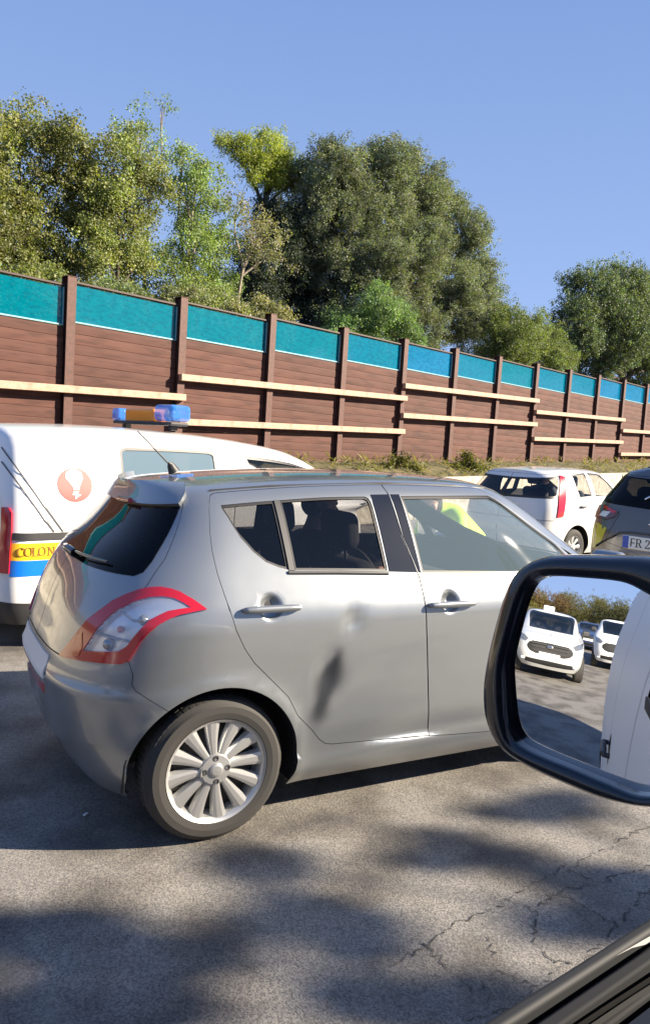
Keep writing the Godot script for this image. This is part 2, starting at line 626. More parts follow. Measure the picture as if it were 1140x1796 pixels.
# a wheel about the z axis, its outer face towards +z
func build_wheel(root: Node3D, at: Vector3, r: float, w: float, rim: float, spokes: int, side: float, fine: bool, turned := 0.0) -> void:
	var o := Node3D.new()
	o.name = "wheel"
	root.add_child(o, true)
	o.transform = Transform3D(Basis(Vector3.UP, 0.0 if side > 0 else PI), at)
	var t := Acc.new()
	var hw := w / 2
	lathe(t, [Vector2(rim - 0.012, hw - 0.015), Vector2(rim + 0.006, hw - 0.004), Vector2(rim + (r - rim) * 0.35, hw), Vector2(rim + (r - rim) * 0.65, hw - 0.002), Vector2(r - 0.022, hw - 0.012), Vector2(r - 0.006, hw - 0.026), Vector2(r, hw - 0.045), Vector2(r, 0), Vector2(r, -hw + 0.03), Vector2(r - 0.02, -hw), Vector2(rim, -hw)].map(func(q): return Vector2(q.x, q.y)), 56 if fine else 28)
	if fine:
		for i in 64:
			var wv := TAU * i / 64
			for k in [[hw - 0.034, 0.02, 0.3], [hw - 0.075, 0.03, 0.0], [0.0, 0.028, 0.0], [-hw + 0.07, 0.03, 0.0]]:
				var tr := Transform3D(Basis(Vector3(0, 0, 1), wv), Vector3.ZERO) * Transform3D(Basis(Vector3(0, 1, 0), -k[2]), Vector3(r - 0.002 - (0.006 if k[2] > 0 else 0.0), 0, k[0]))
				rbox(t, Vector3(0.01, 0.021, k[1]), 0.002, tr, 1)
	part(o, "tyre", t.mesh(), M["rubber"])
	var a := Acc.new()
	var face := hw - 0.008
	lathe(a, [Vector2(rim - 0.006, hw - 0.012), Vector2(rim + 0.002, hw - 0.003), Vector2(rim - 0.008, face - 0.001), Vector2(rim - 0.016, face - 0.012), Vector2(rim - 0.024, face - 0.05), Vector2(rim - 0.045, -hw + 0.02)], 56 if fine else 28)
	for i in spokes:
		var w0 := TAU * i / spokes + turned
		var c := Vector3(cos(w0), sin(w0), 0)
		var s := Vector3(-sin(w0), cos(w0), 0)
		var rows := []
		for k in 9:
			var f := k / 8.0
			var rad := lerpf(0.035, rim - 0.006, f)
			var half := (lerpf(0.014, 0.036 * 12.0 / spokes, pow(f, 1.25))) * (rim / 0.215)
			var z := face - 0.016 - 0.012 * sin(f * PI) + 0.012 * f
			rows.append([c * rad, half, z])
		for k in 8:
			var p = rows[k]
			var q = rows[k + 1]
			var prof := [[-1.0, -0.03], [-0.8, -0.004], [-0.35, 0.0], [0.35, 0.0], [0.8, -0.004], [1.0, -0.03]]
			for e in 5:
				var a0: Vector3 = p[0] + s * p[1] * prof[e][0] + Vector3(0, 0, p[2] + prof[e][1])
				var a1: Vector3 = p[0] + s * p[1] * prof[e + 1][0] + Vector3(0, 0, p[2] + prof[e + 1][1])
				var b1: Vector3 = q[0] + s * q[1] * prof[e + 1][0] + Vector3(0, 0, q[2] + prof[e + 1][1])
				var b0: Vector3 = q[0] + s * q[1] * prof[e][0] + Vector3(0, 0, q[2] + prof[e][1])
				var nn := Vector3(0, 0, 1) if e == 2 else (Vector3(0, 0, 1) + s * (0.25 if e in [1, 3] else 2.0) * (-1.0 if e < 2 else 1.0)).normalized()
				acc_quad_n(a, a0, a1, b1, b0, nn)
	lathe(a, [Vector2(0.07, face - 0.03), Vector2(0.062, face - 0.014), Vector2(0.03, face - 0.012), Vector2(0.028, face - 0.006), Vector2(0.02, face - 0.003), Vector2(0.0, face - 0.002)], 24)
	part(o, "rim", a.mesh(), M["alloy"])
	var dk := Acc.new()
	lathe(dk, [Vector2(rim - 0.03, 0.02), Vector2(0.14, 0.03), Vector2(0.05, 0.035), Vector2(0, 0.035)], 24)
	part(o, "brake_drum", dk.mesh(), M["iron"])
	if fine:
		for i in 4:
			var w0 := TAU * (i + 0.5) / 4 + turned + 0.74
			var nut := Acc.new()
			var at2 := Transform3D(Basis(), Vector3(cos(w0) * 0.05, sin(w0) * 0.05, face - 0.0135))
			lathe(nut, [Vector2(0.0125, 0.0), Vector2(0.0125, 0.0025), Vector2(0.0085, 0.003), Vector2(0.008, 0.0005), Vector2(0.0, 0.0005)], 12, at2)
			part(o, "wheel_nut", nut.mesh(), M["nut"])

func acc_quad_n(acc: Acc, a: Vector3, b: Vector3, c: Vector3, d: Vector3, n: Vector3) -> void:
	acc.quad(a, b, c, d, n, n, n, n)

func body_swift() -> Body:
	return Body.new([
		[0.17, 0.17, 0.765, -0.47, 2.95, 3.2, 4.5],
		[0.21, 0.21, 0.8, -0.5, 3.06, 3.2, 4.5],
		[0.27, 0.27, 0.833, -0.54, 3.12, 3.2, 4.5],
		[0.315, 0.315, 0.838, -0.563, 3.14, 3.2, 4.5],
		[0.332, 0.332, 0.824, -0.57, 3.15, 3.2, 4.5],
		[0.36, 0.36, 0.828, -0.58, 3.16, 3.2, 4.5],
		[0.45, 0.45, 0.842, -0.602, 3.18, 3.2, 4.5],
		[0.58, 0.58, 0.847, -0.625, 3.17, 3.2, 4.5],
		[0.63, 0.63, 0.848, -0.63, 3.16, 3.2, 4.5],
		[0.66, 0.66, 0.848, -0.617, 3.15, 3.2, 4.5],
		[0.72, 0.72, 0.849, -0.604, 3.13, 3.2, 4.5],
		[0.8, 0.8, 0.85, -0.58, 3.05, 3.2, 4.5],
		[0.9, 0.9, 0.848, -0.555, 2.9, 3.2, 4.2],
		[0.97, 0.97, 0.836, -0.53, 2.77, 3.1, 4],
		[1.03, 1.03, 0.812, -0.505, 2.642, 3, 3.6],
		[1.1, 1.1, 0.782, -0.465, 2.54, 3, 3.2],
		[1.2, 1.2, 0.742, -0.4, 2.4, 3, 3],
		[1.32, 1.32, 0.69, -0.32, 2.21, 3, 3],
		[1.42, 1.42, 0.64, -0.26, 2.03, 3, 3],
		[1.47, 1.47, 0.605, -0.23, 1.92, 3, 3],
		[1.51, 1.505, 0.555, -0.215, 1.83, 3, 3],
		[1.57, 1.526, 0.48, -0.21, 1.76, 3, 3],
		[1.7, 1.54, 0.34, -0.21, 1.72, 3, 3],
		[1.85, 1.547, 0.18, -0.21, 1.7, 3, 3],
		[2.03, 1.549, 0, -0.21, 1.68, 3, 3],
	], [0.1, 1.2, 1.15, 2.2, 1.15, 0.05, 1.05, 1.47])

func body_van() -> Body:
	return Body.new([
		[0.2, 0.2, 0.79, -0.56, 3.3, 4.5, 4],
		[0.3, 0.3, 0.83, -0.62, 3.46, 4.5, 4],
		[0.5, 0.5, 0.853, -0.64, 3.54, 4.5, 4],
		[0.75, 0.75, 0.856, -0.63, 3.52, 4.5, 4],
		[0.9, 0.9, 0.85, -0.615, 3.48, 4.5, 4],
		[1, 1, 0.842, -0.61, 3.4, 4.5, 4],
		[1.08, 1.08, 0.832, -0.605, 3.7, 4.5, 3.8],
		[1.15, 1.15, 0.82, -0.6, 3.54, 4.5, 3.4],
		[1.3, 1.3, 0.785, -0.585, 3.460, 4.5, 3],
		[1.45, 1.45, 0.745, -0.57, 3.230, 4.5, 3],
		[1.58, 1.58, 0.7, -0.555, 2.980, 4.5, 3],
		[1.65, 1.645, 0.655, -0.545, 2.800, 4.2, 3],
		[1.7, 1.69, 0.58, -0.535, 2.640, 4, 3],
		[1.8, 1.715, 0.44, -0.53, 2.510, 4, 3],
		[2, 1.73, 0.22, -0.53, 2.410, 4, 3],
		[2.2, 1.733, 0, -0.53, 2.360, 4, 3],
	], [-0.3, 1.3, 0.95, 2.6, 0.6, 0.035, 1.2, 1.65])

func body_punto() -> Body:
	return Body.new([
		[0.2, 0.2, 0.76, -0.48, 2.85, 4, 4.5],
		[0.35, 0.35, 0.82, -0.57, 3.05, 4, 4.5],
		[0.55, 0.55, 0.828, -0.6, 3.1, 4, 4.5],
		[0.75, 0.75, 0.83, -0.58, 3.02, 4, 4.5],
		[0.9, 0.9, 0.82, -0.55, 2.7, 4, 4.2],
		[1, 1, 0.8, -0.53, 2.35, 4, 3.6],
		[1.08, 1.08, 0.778, -0.51, 2.15, 4, 3.2],
		[1.2, 1.2, 0.735, -0.45, 1.95, 4, 3],
		[1.35, 1.35, 0.675, -0.37, 1.72, 4, 3],
		[1.44, 1.44, 0.62, -0.31, 1.5, 4, 3],
		[1.48, 1.475, 0.54, -0.28, 1.38, 4, 3],
		[1.56, 1.5, 0.42, -0.27, 1.3, 4, 3],
		[1.75, 1.512, 0.22, -0.27, 1.26, 4, 3],
		[1.97, 1.515, 0, -0.27, 1.25, 4, 3],
	], [0, 1, 0.95, 2.4, 0.9, 0.05, 1.08, 1.44])

func body_suv() -> Body:
	return Body.new([
		[0.25, 0.25, 0.82, -0.7, 3.3, 4, 4.5],
		[0.4, 0.4, 0.885, -0.82, 3.45, 4, 4.5],
		[0.6, 0.6, 0.9, -0.85, 3.5, 4, 4.5],
		[0.8, 0.8, 0.9, -0.84, 3.46, 4, 4.5],
		[0.95, 0.95, 0.895, -0.8, 3.3, 4, 4.2],
		[1.05, 1.05, 0.88, -0.77, 2.8, 4, 4],
		[1.13, 1.13, 0.855, -0.74, 2.55, 4, 3.5],
		[1.25, 1.25, 0.81, -0.68, 2.3, 4, 3],
		[1.4, 1.4, 0.75, -0.6, 2.05, 4, 3],
		[1.52, 1.52, 0.69, -0.52, 1.8, 4, 3],
		[1.57, 1.565, 0.62, -0.48, 1.66, 4, 3],
		[1.64, 1.595, 0.5, -0.46, 1.58, 4, 3],
		[1.8, 1.615, 0.28, -0.46, 1.53, 4, 3],
		[2.08, 1.62, 0, -0.46, 1.5, 4, 3],
	], [-0.1, 1.1, 1.1, 2.4, 0.9, 0.045, 1.13, 1.52])

# ---------------------------------------------------------------- people: joints with radii, joined by a smooth minimum and meshed as surface nets
func figure(bones: Array, cell: float, k: float) -> ArrayMesh:
	var lo := Vector3.ONE * 1e9
	var hi := -lo
	for b in bones:
		for q in [b[0], b[1]]:
			var r := maxf(b[2], b[3]) + k + cell * 2
			lo = lo.min(q - Vector3.ONE * r)
			hi = hi.max(q + Vector3.ONE * r)
	var nx := int((hi.x - lo.x) / cell) + 2
	var ny := int((hi.y - lo.y) / cell) + 2
	var nz := int((hi.z - lo.z) / cell) + 2
	var f := PackedFloat32Array()
	f.resize(nx * ny * nz)
	f.fill(1.0)
	for b in bones:
		var a: Vector3 = b[0]
		var ab: Vector3 = b[1] - a
		var l2 := maxf(ab.length_squared(), 1e-9)
		var r := maxf(b[2], b[3]) + k + cell * 2
		var p0: Vector3 = (a.min(b[1]) - Vector3.ONE * r - lo) / cell
		var p1: Vector3 = (a.max(b[1]) + Vector3.ONE * r - lo) / cell
		for z in range(maxi(0, int(p0.z)), mini(nz, int(p1.z) + 1)):
			for y in range(maxi(0, int(p0.y)), mini(ny, int(p1.y) + 1)):
				var row := nx * (y + ny * z)
				for x in range(maxi(0, int(p0.x)), mini(nx, int(p1.x) + 1)):
					var p := lo + Vector3(x, y, z) * cell - a
					var t := clampf(p.dot(ab) / l2, 0.0, 1.0)
					var d: float = (p - ab * t).length() - lerpf(b[2], b[3], t)
					var o := f[row + x]
					var h := maxf(k - absf(o - d), 0.0) / k
					f[row + x] = minf(o, d) - h * h * k * 0.25
	var acc := Acc.new()
	var at := {}
	var vs := PackedVector3Array()
	var ns := PackedVector3Array()
	var step := [1, nx, nx * ny]
	for z in nz - 1:
		for y in ny - 1:
			for x in nx - 1:
				var i := x + nx * (y + ny * z)
				var c := [f[i], f[i + 1], f[i + nx], f[i + nx + 1], f[i + step[2]], f[i + step[2] + 1], f[i + step[2] + nx], f[i + step[2] + nx + 1]]
				var inside := 0
				for q in c:
					inside += int(q < 0.0)
				if inside == 0 or inside == 8:
					continue
				var s := Vector3.ZERO
				var m := 0
				for e in 12:
					var ax := e / 4
					var o1 := 1 << ((ax + 1) % 3)
					var o2 := 1 << ((ax + 2) % 3)
					var a0 := (o1 if e & 1 else 0) + (o2 if e & 2 else 0)
					var a1 := a0 + (1 << ax)
					if (c[a0] < 0.0) != (c[a1] < 0.0):
						var t: float = c[a0] / (c[a0] - c[a1])
						s += Vector3(a0 & 1, (a0 >> 1) & 1, a0 >> 2).lerp(Vector3(a1 & 1, (a1 >> 1) & 1, a1 >> 2), t)
						m += 1
				at[i] = vs.size()
				vs.append(lo + (Vector3(x, y, z) + s / m) * cell)
				ns.append(Vector3(c[1] + c[3] + c[5] + c[7] - c[0] - c[2] - c[4] - c[6], c[2] + c[3] + c[6] + c[7] - c[0] - c[1] - c[4] - c[5], c[4] + c[5] + c[6] + c[7] - c[0] - c[1] - c[2] - c[3]).normalized())
	for i in at:
		for ax in 3:
			var j: int = i + step[ax]
			if j >= f.size() or (f[i] < 0.0) == (f[j] < 0.0):
				continue
			var u: int = step[(ax + 1) % 3]
			var w: int = step[(ax + 2) % 3]
			if at.has(i - u) and at.has(i - w) and at.has(i - u - w):
				var q := [at[i], at[i - u], at[i - u - w], at[i - w]]
				acc.quad(vs[q[0]], vs[q[1]], vs[q[2]], vs[q[3]], ns[q[0]], ns[q[1]], ns[q[2]], ns[q[3]])
	return acc.mesh()

# a driver: at is the hip point, facing +x, hands on a wheel rim at the two given points
func build_driver(o: Node3D, grips: Array, coat: String, legs: String, hair: String) -> void:
	var hip := Vector3(0, 0, 0)
	var chest := Vector3(-0.10, 0.36, 0)
	var neck := Vector3(-0.13, 0.53, 0)
	var head := Vector3(-0.07, 0.72, 0)
	var body := [[neck, head - Vector3(0.02, 0.06, 0), 0.055, 0.055], [head, head + Vector3(0.02, -0.06, 0), 0.095, 0.07], [head + Vector3(0.0, 0.03, 0), head + Vector3(-0.03, 0.02, 0), 0.092, 0.092],
		[head + Vector3(0.09, -0.02, 0), head + Vector3(0.108, -0.045, 0), 0.014, 0.018], [head + Vector3(0.05, -0.11, 0), head + Vector3(0.075, -0.11, 0), 0.04, 0.03], [chest, neck, 0.10, 0.06]]
	for s in [-1.0, 1.0]:
		body.append([head + Vector3(-0.01, -0.01, s * 0.088), head + Vector3(-0.015, -0.04, s * 0.09), 0.02, 0.012])
	var jacket := [[hip + Vector3(-0.02, 0.06, 0), chest, 0.15, 0.15], [chest + Vector3(0, 0.05, -0.1), chest + Vector3(0, 0.05, 0.1), 0.115, 0.115], [chest + Vector3(0, 0.1, -0.13), chest + Vector3(0, 0.1, 0.13), 0.085, 0.085], [chest, neck + Vector3(0, -0.02, 0), 0.12, 0.075]]
	for i in 2:
		var s := -1.0 if i == 0 else 1.0
		var sh := chest + Vector3(0.0, 0.1, s * 0.19)
		var gr: Vector3 = grips[i]
		var el := (sh + gr) / 2 + Vector3(-0.04, -0.10, s * 0.07)
		jacket.append([sh, el, 0.075, 0.058])
		jacket.append([el, gr + (el - gr).normalized() * 0.1, 0.058, 0.043])
		body.append([gr + (el - gr).normalized() * 0.14, gr + (el - gr).normalized() * 0.07, 0.03, 0.028])
		body.append([gr + (el - gr).normalized() * 0.07, gr + Vector3(-0.02, 0.01, 0), 0.03, 0.033])
		for j in 4:
			var off := Vector3(-0.005, 0.032 - 0.02 * j, 0)
			var l: float = [0.9, 1.0, 0.95, 0.78][j]
			body.append([gr + off + Vector3(-0.012, 0, -s * 0.01), gr + off + Vector3(0.026 * l, 0.004, -s * 0.012), 0.0095, 0.009])
			body.append([gr + off + Vector3(0.026 * l, 0.004, -s * 0.012), gr + off + Vector3(0.032 * l, 0.0, -s * 0.036), 0.009, 0.008])
		body.append([gr + Vector3(-0.02, 0.02, -s * 0.02), gr + Vector3(0.0, 0.038, -s * 0.036), 0.011, 0.009])
	var trousers := [[hip + Vector3(-0.02, -0.02, -0.07), hip + Vector3(-0.02, -0.02, 0.07), 0.13, 0.13]]
	for s in [-1.0, 1.0]:
		var knee := hip + Vector3(0.42, 0.06, s * 0.13)
		trousers.append([hip + Vector3(0, 0, s * 0.09), knee, 0.095, 0.065])
		trousers.append([knee, knee + Vector3(0.25, -0.32, 0), 0.062, 0.045])
		body.append([knee + Vector3(0.25, -0.32, 0), knee + Vector3(0.27, -0.36, 0), 0.04, 0.04])
		body.append([knee + Vector3(0.25, -0.37, 0), knee + Vector3(0.38, -0.36, 0), 0.045, 0.035])
		body.append([hip + Vector3(0, 0, s * 0.08), knee, 0.07, 0.05])
		body.append([knee, knee + Vector3(0.25, -0.32, 0), 0.045, 0.035])
	body.append([hip, chest, 0.10, 0.11])
	part(o, "figure", figure(body, 0.009, 0.022), M["skin"])
	part(o, "jacket", figure(jacket, 0.016, 0.05), M[coat])
	part(o, "trousers", figure(trousers, 0.02, 0.05), M[legs])
	part(o, "hair", figure([[head + Vector3(-0.03, 0.05, 0), head + Vector3(-0.045, 0.0, 0), 0.095, 0.085], [head + Vector3(0.02, 0.075, 0), head + Vector3(-0.03, 0.075, 0), 0.07, 0.08]], 0.009, 0.02), M[hair])
	for s in [-1.0, 1.0]:
		var e := SphereMesh.new()
		e.radius = 0.012
		e.height = 0.024
		e.radial_segments = 12
		e.rings = 6
		part(o, "eye", e, M["eye"], Transform3D(Basis(), head + Vector3(0.084, 0.005, s * 0.033)))

# a worker bent towards the silver car's far window: points in the axes of node o
func build_stooping(o: Node3D) -> void:
	var hip := Vector3(3.02, 0.92, -1.26)
	var chest := Vector3(2.72, 1.13, -1.22)
	var neck := Vector3(2.58, 1.22, -1.20)
	var head := Vector3(2.45, 1.27, -1.17)
	var body := [[chest, neck, 0.10, 0.06], [neck, head + Vector3(0.05, -0.01, 0), 0.055, 0.055], [head + Vector3(0.02, 0.03, 0), head + Vector3(-0.03, -0.04, 0), 0.092, 0.072], [head + Vector3(-0.085, -0.03, 0), head + Vector3(-0.105, -0.055, 0), 0.014, 0.018], [hip, chest, 0.1, 0.11]]
	var jacket := [[hip.lerp(chest, 0.15), chest, 0.15, 0.155], [chest + Vector3(-0.04, 0.02, -0.12), chest + Vector3(-0.04, 0.02, 0.12), 0.11, 0.11], [chest, neck, 0.12, 0.075]]
	var trousers := [[hip + Vector3(0, -0.04, -0.07), hip + Vector3(0, -0.04, 0.07), 0.13, 0.13]]
	for s in [-1.0, 1.0]:
		body.append([head + Vector3(0.01, -0.01, s * 0.088), head + Vector3(0.015, -0.04, s * 0.09), 0.02, 0.012])
		var sh := chest + Vector3(-0.06, 0.03, s * 0.19)
		var el := Vector3(2.62, 0.98, -1.22 + s * 0.24 + (0.06 if s > 0 else 0.0))
		var gr := Vector3(2.42, 1.06, -0.90) if s > 0 else Vector3(2.72, 0.74, -1.40)
		jacket.append([sh, el, 0.08, 0.06])
		jacket.append([el, gr.lerp(el, 0.3), 0.06, 0.045])
		body.append([gr.lerp(el, 0.4), gr.lerp(el, 0.2), 0.03, 0.028])
		var d := (gr - el).normalized()
		var w := d.cross(Vector3(0, 0, 1)).normalized()
		body.append([gr - d * 0.06, gr, 0.028, 0.035])
		for j in 4:
			var off := w * (0.03 - 0.02 * j)
			var l: float = [0.88, 1.0, 0.95, 0.78][j]
			body.append([gr + off, gr + off + d * 0.045 * l, 0.0095, 0.009])
			body.append([gr + off + d * 0.045 * l, gr + off + d * 0.075 * l + Vector3(0, -0.012, 0), 0.009, 0.008])
		body.append([gr - d * 0.02 + w * 0.03, gr + d * 0.03 + w * 0.058, 0.011, 0.009])
		var knee := hip + Vector3(-0.04, -0.43, s * 0.11)
		trousers.append([hip + Vector3(0, -0.04, s * 0.09), knee, 0.098, 0.065])
		trousers.append([knee, Vector3(3.06, 0.12, -1.26 + s * 0.12), 0.062, 0.055])
		body.append([Vector3(3.06, 0.16, -1.26 + s * 0.12), Vector3(3.06, 0.05, -1.26 + s * 0.12), 0.04, 0.045])
		body.append([Vector3(3.05, 0.04, -1.26 + s * 0.12), Vector3(2.88, 0.035, -1.26 + s * 0.13), 0.045, 0.035])
		body.append([hip + Vector3(0, -0.04, s * 0.09), knee, 0.07, 0.05])
		body.append([knee, Vector3(3.06, 0.12, -1.26 + s * 0.12), 0.045, 0.035])
	part(o, "figure", figure(body, 0.009, 0.022), M["skin"])
	part(o, "jacket", figure(jacket, 0.014, 0.05), M["vest"])
	part(o, "trousers", figure(trousers, 0.02, 0.05), M["dark_cloth"])
	part(o, "hair", figure([[head + Vector3(0.03, 0.05, 0), head + Vector3(0.05, 0.0, 0), 0.093, 0.085]], 0.009, 0.02), M["hair"])
	for s in [-1.0, 1.0]:
		var e := SphereMesh.new()
		e.radius = 0.012
		e.height = 0.024
		e.radial_segments = 12
		e.rings = 6
		part(o, "eye", e, M["eye"], Transform3D(Basis(), head + Vector3(-0.088, -0.01, s * 0.033)))

# ---------------------------------------------------------------- trees
var leaf_meshes := {}

func leaf_clump(key: String, n: int, spread: float, l: float, w: float) -> ArrayMesh:
	if leaf_meshes.has(key):
		return leaf_meshes[key]
	var acc := Acc.new()
	for i in n:
		var c := Vector3(rng.randfn(), rng.randfn(), rng.randfn()) * spread * 0.5
		var up := Vector3(rng.randfn(), rng.randfn() + 0.6, rng.randfn()).normalized()
		var a := up.cross(Vector3(rng.randfn(), rng.randfn(), rng.randfn())).normalized()
		var b := a.cross(up)
		var f := rng.randf_range(0.7, 1.3)
		var tip := c + a * l * f
		var m := c + a * l * f * 0.45 + up * l * 0.08
		acc.tri(c, m + b * w * f, tip, (up - a * 0.2).normalized(), (up + b * 0.3).normalized(), (up + a * 0.2).normalized())
		acc.tri(c, tip, m - b * w * f, (up - a * 0.2).normalized(), (up + a * 0.2).normalized(), (up - b * 0.3).normalized())
	leaf_meshes[key] = acc.mesh()
	return leaf_meshes[key]

# lobes: [x, y, z, radius]; leaves gather in the outer part of each lobe, in tufts, so that gaps stay between
func crown(o: Node3D, lobes: Array, per_m2: float, key: String, color: Color, vary: float, clump := 0.2, flat := 1.0, deep := 0.35) -> void:
	var at: Array[Transform3D] = []
	var cols: Array[Color] = []
	var nz := noise(rng.randi() % 9999, 0.55, 3)
	for L in lobes:
		var r: float = L[3] * 0.9
		var n := int(per_m2 * 12.6 * r * r * 2.0)
		var tufts := []
		for i in maxi(6, int(n / 14.0)):
			var d := Vector3(rng.randfn(), rng.randfn(), rng.randfn()).normalized()
			var q := r * (1.0 - deep * pow(rng.randf(), 1.4)) * (1.0 + 0.18 * nz.get_noise_3d(L[0] * 3 + d.x * 2.2, L[1] * 3 + d.y * 2.2, L[2] * 3 + d.z * 2.2) * 2.0)
			tufts.append([Vector3(L[0], L[1], L[2]) + d * q * Vector3(1, flat, 1), rng.randf()])
		for i in n:
			var t = tufts[rng.randi() % tufts.size()]
			var p: Vector3 = t[0] + Vector3(rng.randfn(), rng.randfn() * 0.8, rng.randfn()) * clump * (0.7 + 0.5 * r)
			var s := rng.randf_range(0.75, 1.3)
			at.append(Transform3D(Basis.from_euler(Vector3(rng.randf_range(-0.6, 0.6), rng.randf() * TAU, rng.randf_range(-0.6, 0.6))).scaled(Vector3.ONE * s), p))
			var k: float = 1.0 + vary * (nz.get_noise_3d(p.x * 1.5, p.y * 1.5, p.z * 1.5) + (t[1] - 0.5) * 0.9 + rng.randf_range(-0.35, 0.35))
			cols.append(Color(color.r * k * rng.randf_range(0.9, 1.12), color.g * k, color.b * k * rng.randf_range(0.8, 1.15)))
	var mm := MultiMesh.new()
	mm.transform_format = MultiMesh.TRANSFORM_3D
	mm.use_colors = true
	mm.mesh = leaf_meshes[key]
	mm.instance_count = at.size()
	for i in at.size():
		mm.set_instance_transform(i, at[i])
		mm.set_instance_color(i, cols[i])
	var mi := MultiMeshInstance3D.new()
	mi.name = "foliage"
	mi.multimesh = mm
	mi.material_override = M["leaf"]
	mi.set_meta("kind", "stuff")
	o.add_child(mi, true)

func tree(called: String, label: String, cat: String, group: String, base: Vector3, lobes: Array, per_m2: float, key: String, color: Color, vary := 0.5, bark := "bark", girth := 0.14, clump := 0.2, deep := 0.35) -> Node3D:
	var o := thing(called, label, cat, base, 0.0, group)
	var rel := []
	var mid := Vector3.ZERO
	var low := 1e9
	for L in lobes:
		rel.append([L[0] - base.x, L[1] - base.y, L[2] - base.z, L[3]])
		mid += Vector3(L[0], L[1], L[2]) - base
		low = minf(low, L[1] - base.y - L[3] * 0.3)
	mid /= lobes.size()
	var t := Acc.new()
	var fork := Vector3(mid.x * 0.4, maxf(0.5, low * 0.75), mid.z * 0.4)
	tube(t, [Vector3(0, -0.4, 0), Vector3(fork.x * 0.2, fork.y * 0.5, fork.z * 0.3), fork], [girth * 1.25, girth, girth * 0.85], 9)
	part(o, "trunk", t.mesh(), M[bark])
	var l := Acc.new()
	for q in rel:
		var e := Vector3(q[0], q[1], q[2])
		var a := fork.lerp(Vector3(mid.x * 0.8, mid.y, mid.z * 0.8), clampf((e.y - fork.y) / maxf(mid.y - fork.y, 0.1), 0.0, 1.0) * 0.5)
		var m := a.lerp(e, 0.5) + Vector3(rng.randf_range(-0.2, 0.2), 0.1, rng.randf_range(-0.2, 0.2))
		tube(l, [fork, a, m, e], [girth * 0.6, girth * 0.5, girth * 0.33, girth * 0.12], 6)
		for i in 3:
			var d: Vector3 = Vector3(rng.randfn(), rng.randfn() * 0.6 + 0.4, rng.randfn()).normalized() * q[3] * 0.85
			tube(l, [m.lerp(e, 0.5), e + d * 0.5, e + d], [girth * 0.2, girth * 0.12, 0.008], 5)
	part(o, "limb", l.mesh(), M[bark])
	crown(o, rel, per_m2, key, color, vary, clump, 1.0, deep)
	return o

func with_z(a: Array, z: float, spread := 0.5) -> Array:
	var out := []
	for i in range(0, a.size(), 3):
		out.append([a[i], a[i + 1], z + rng.randf_range(-spread, spread), a[i + 2]])
	return out

# ---------------------------------------------------------------- ground shape
func rise(x: float) -> float:
	if x < 4.0:
		return 0.0
	if x < 12.0:
		return 0.03 * (x - 4.0) * (x - 4.0) / 16.0
	return 0.12 + 0.03 * (minf(x, 160.0) - 12.0)

func land(x: float, z: float) -> float:
	var y := rise(x)
	if z < -11.3:
		y += 1.1 * smoothstep(-11.3, -14.2, z) + 0.12 * maxf(0.0, -15.5 - z)
	elif z > 9.0:
		y += 0.1 * (minf(z, 30.0) - 9.0)
	return y

func sheet(xs: Array, zs: Array, lift: float, flat_only: bool) -> ArrayMesh:
	var acc := Acc.new()
	for i in xs.size() - 1:
		for j in zs.size() - 1:
			var q := []
			for c in [[0, 0], [1, 0], [1, 1], [0, 1]]:
				var x: float = xs[i + c[0]]
				var z: float = zs[j + c[1]]
				q.append(Vector3(x, (rise(x) if flat_only else land(x, z)) + lift, z))
			acc.tri(q[0], q[1], q[2], Vector3.UP, Vector3.UP, Vector3.UP)
			acc.tri(q[0], q[2], q[3], Vector3.UP, Vector3.UP, Vector3.UP)
	for i in acc.v.size():
		acc.uv.append(Vector2(acc.v[i].x, acc.v[i].z))
	if not flat_only:
		for i in acc.v.size():
			var p := acc.v[i]
			acc.n[i] = Vector3(land(p.x - 0.2, p.z) - land(p.x + 0.2, p.z), 0.4, land(p.x, p.z - 0.2) - land(p.x, p.z + 0.2)).normalized()
	return acc.mesh()

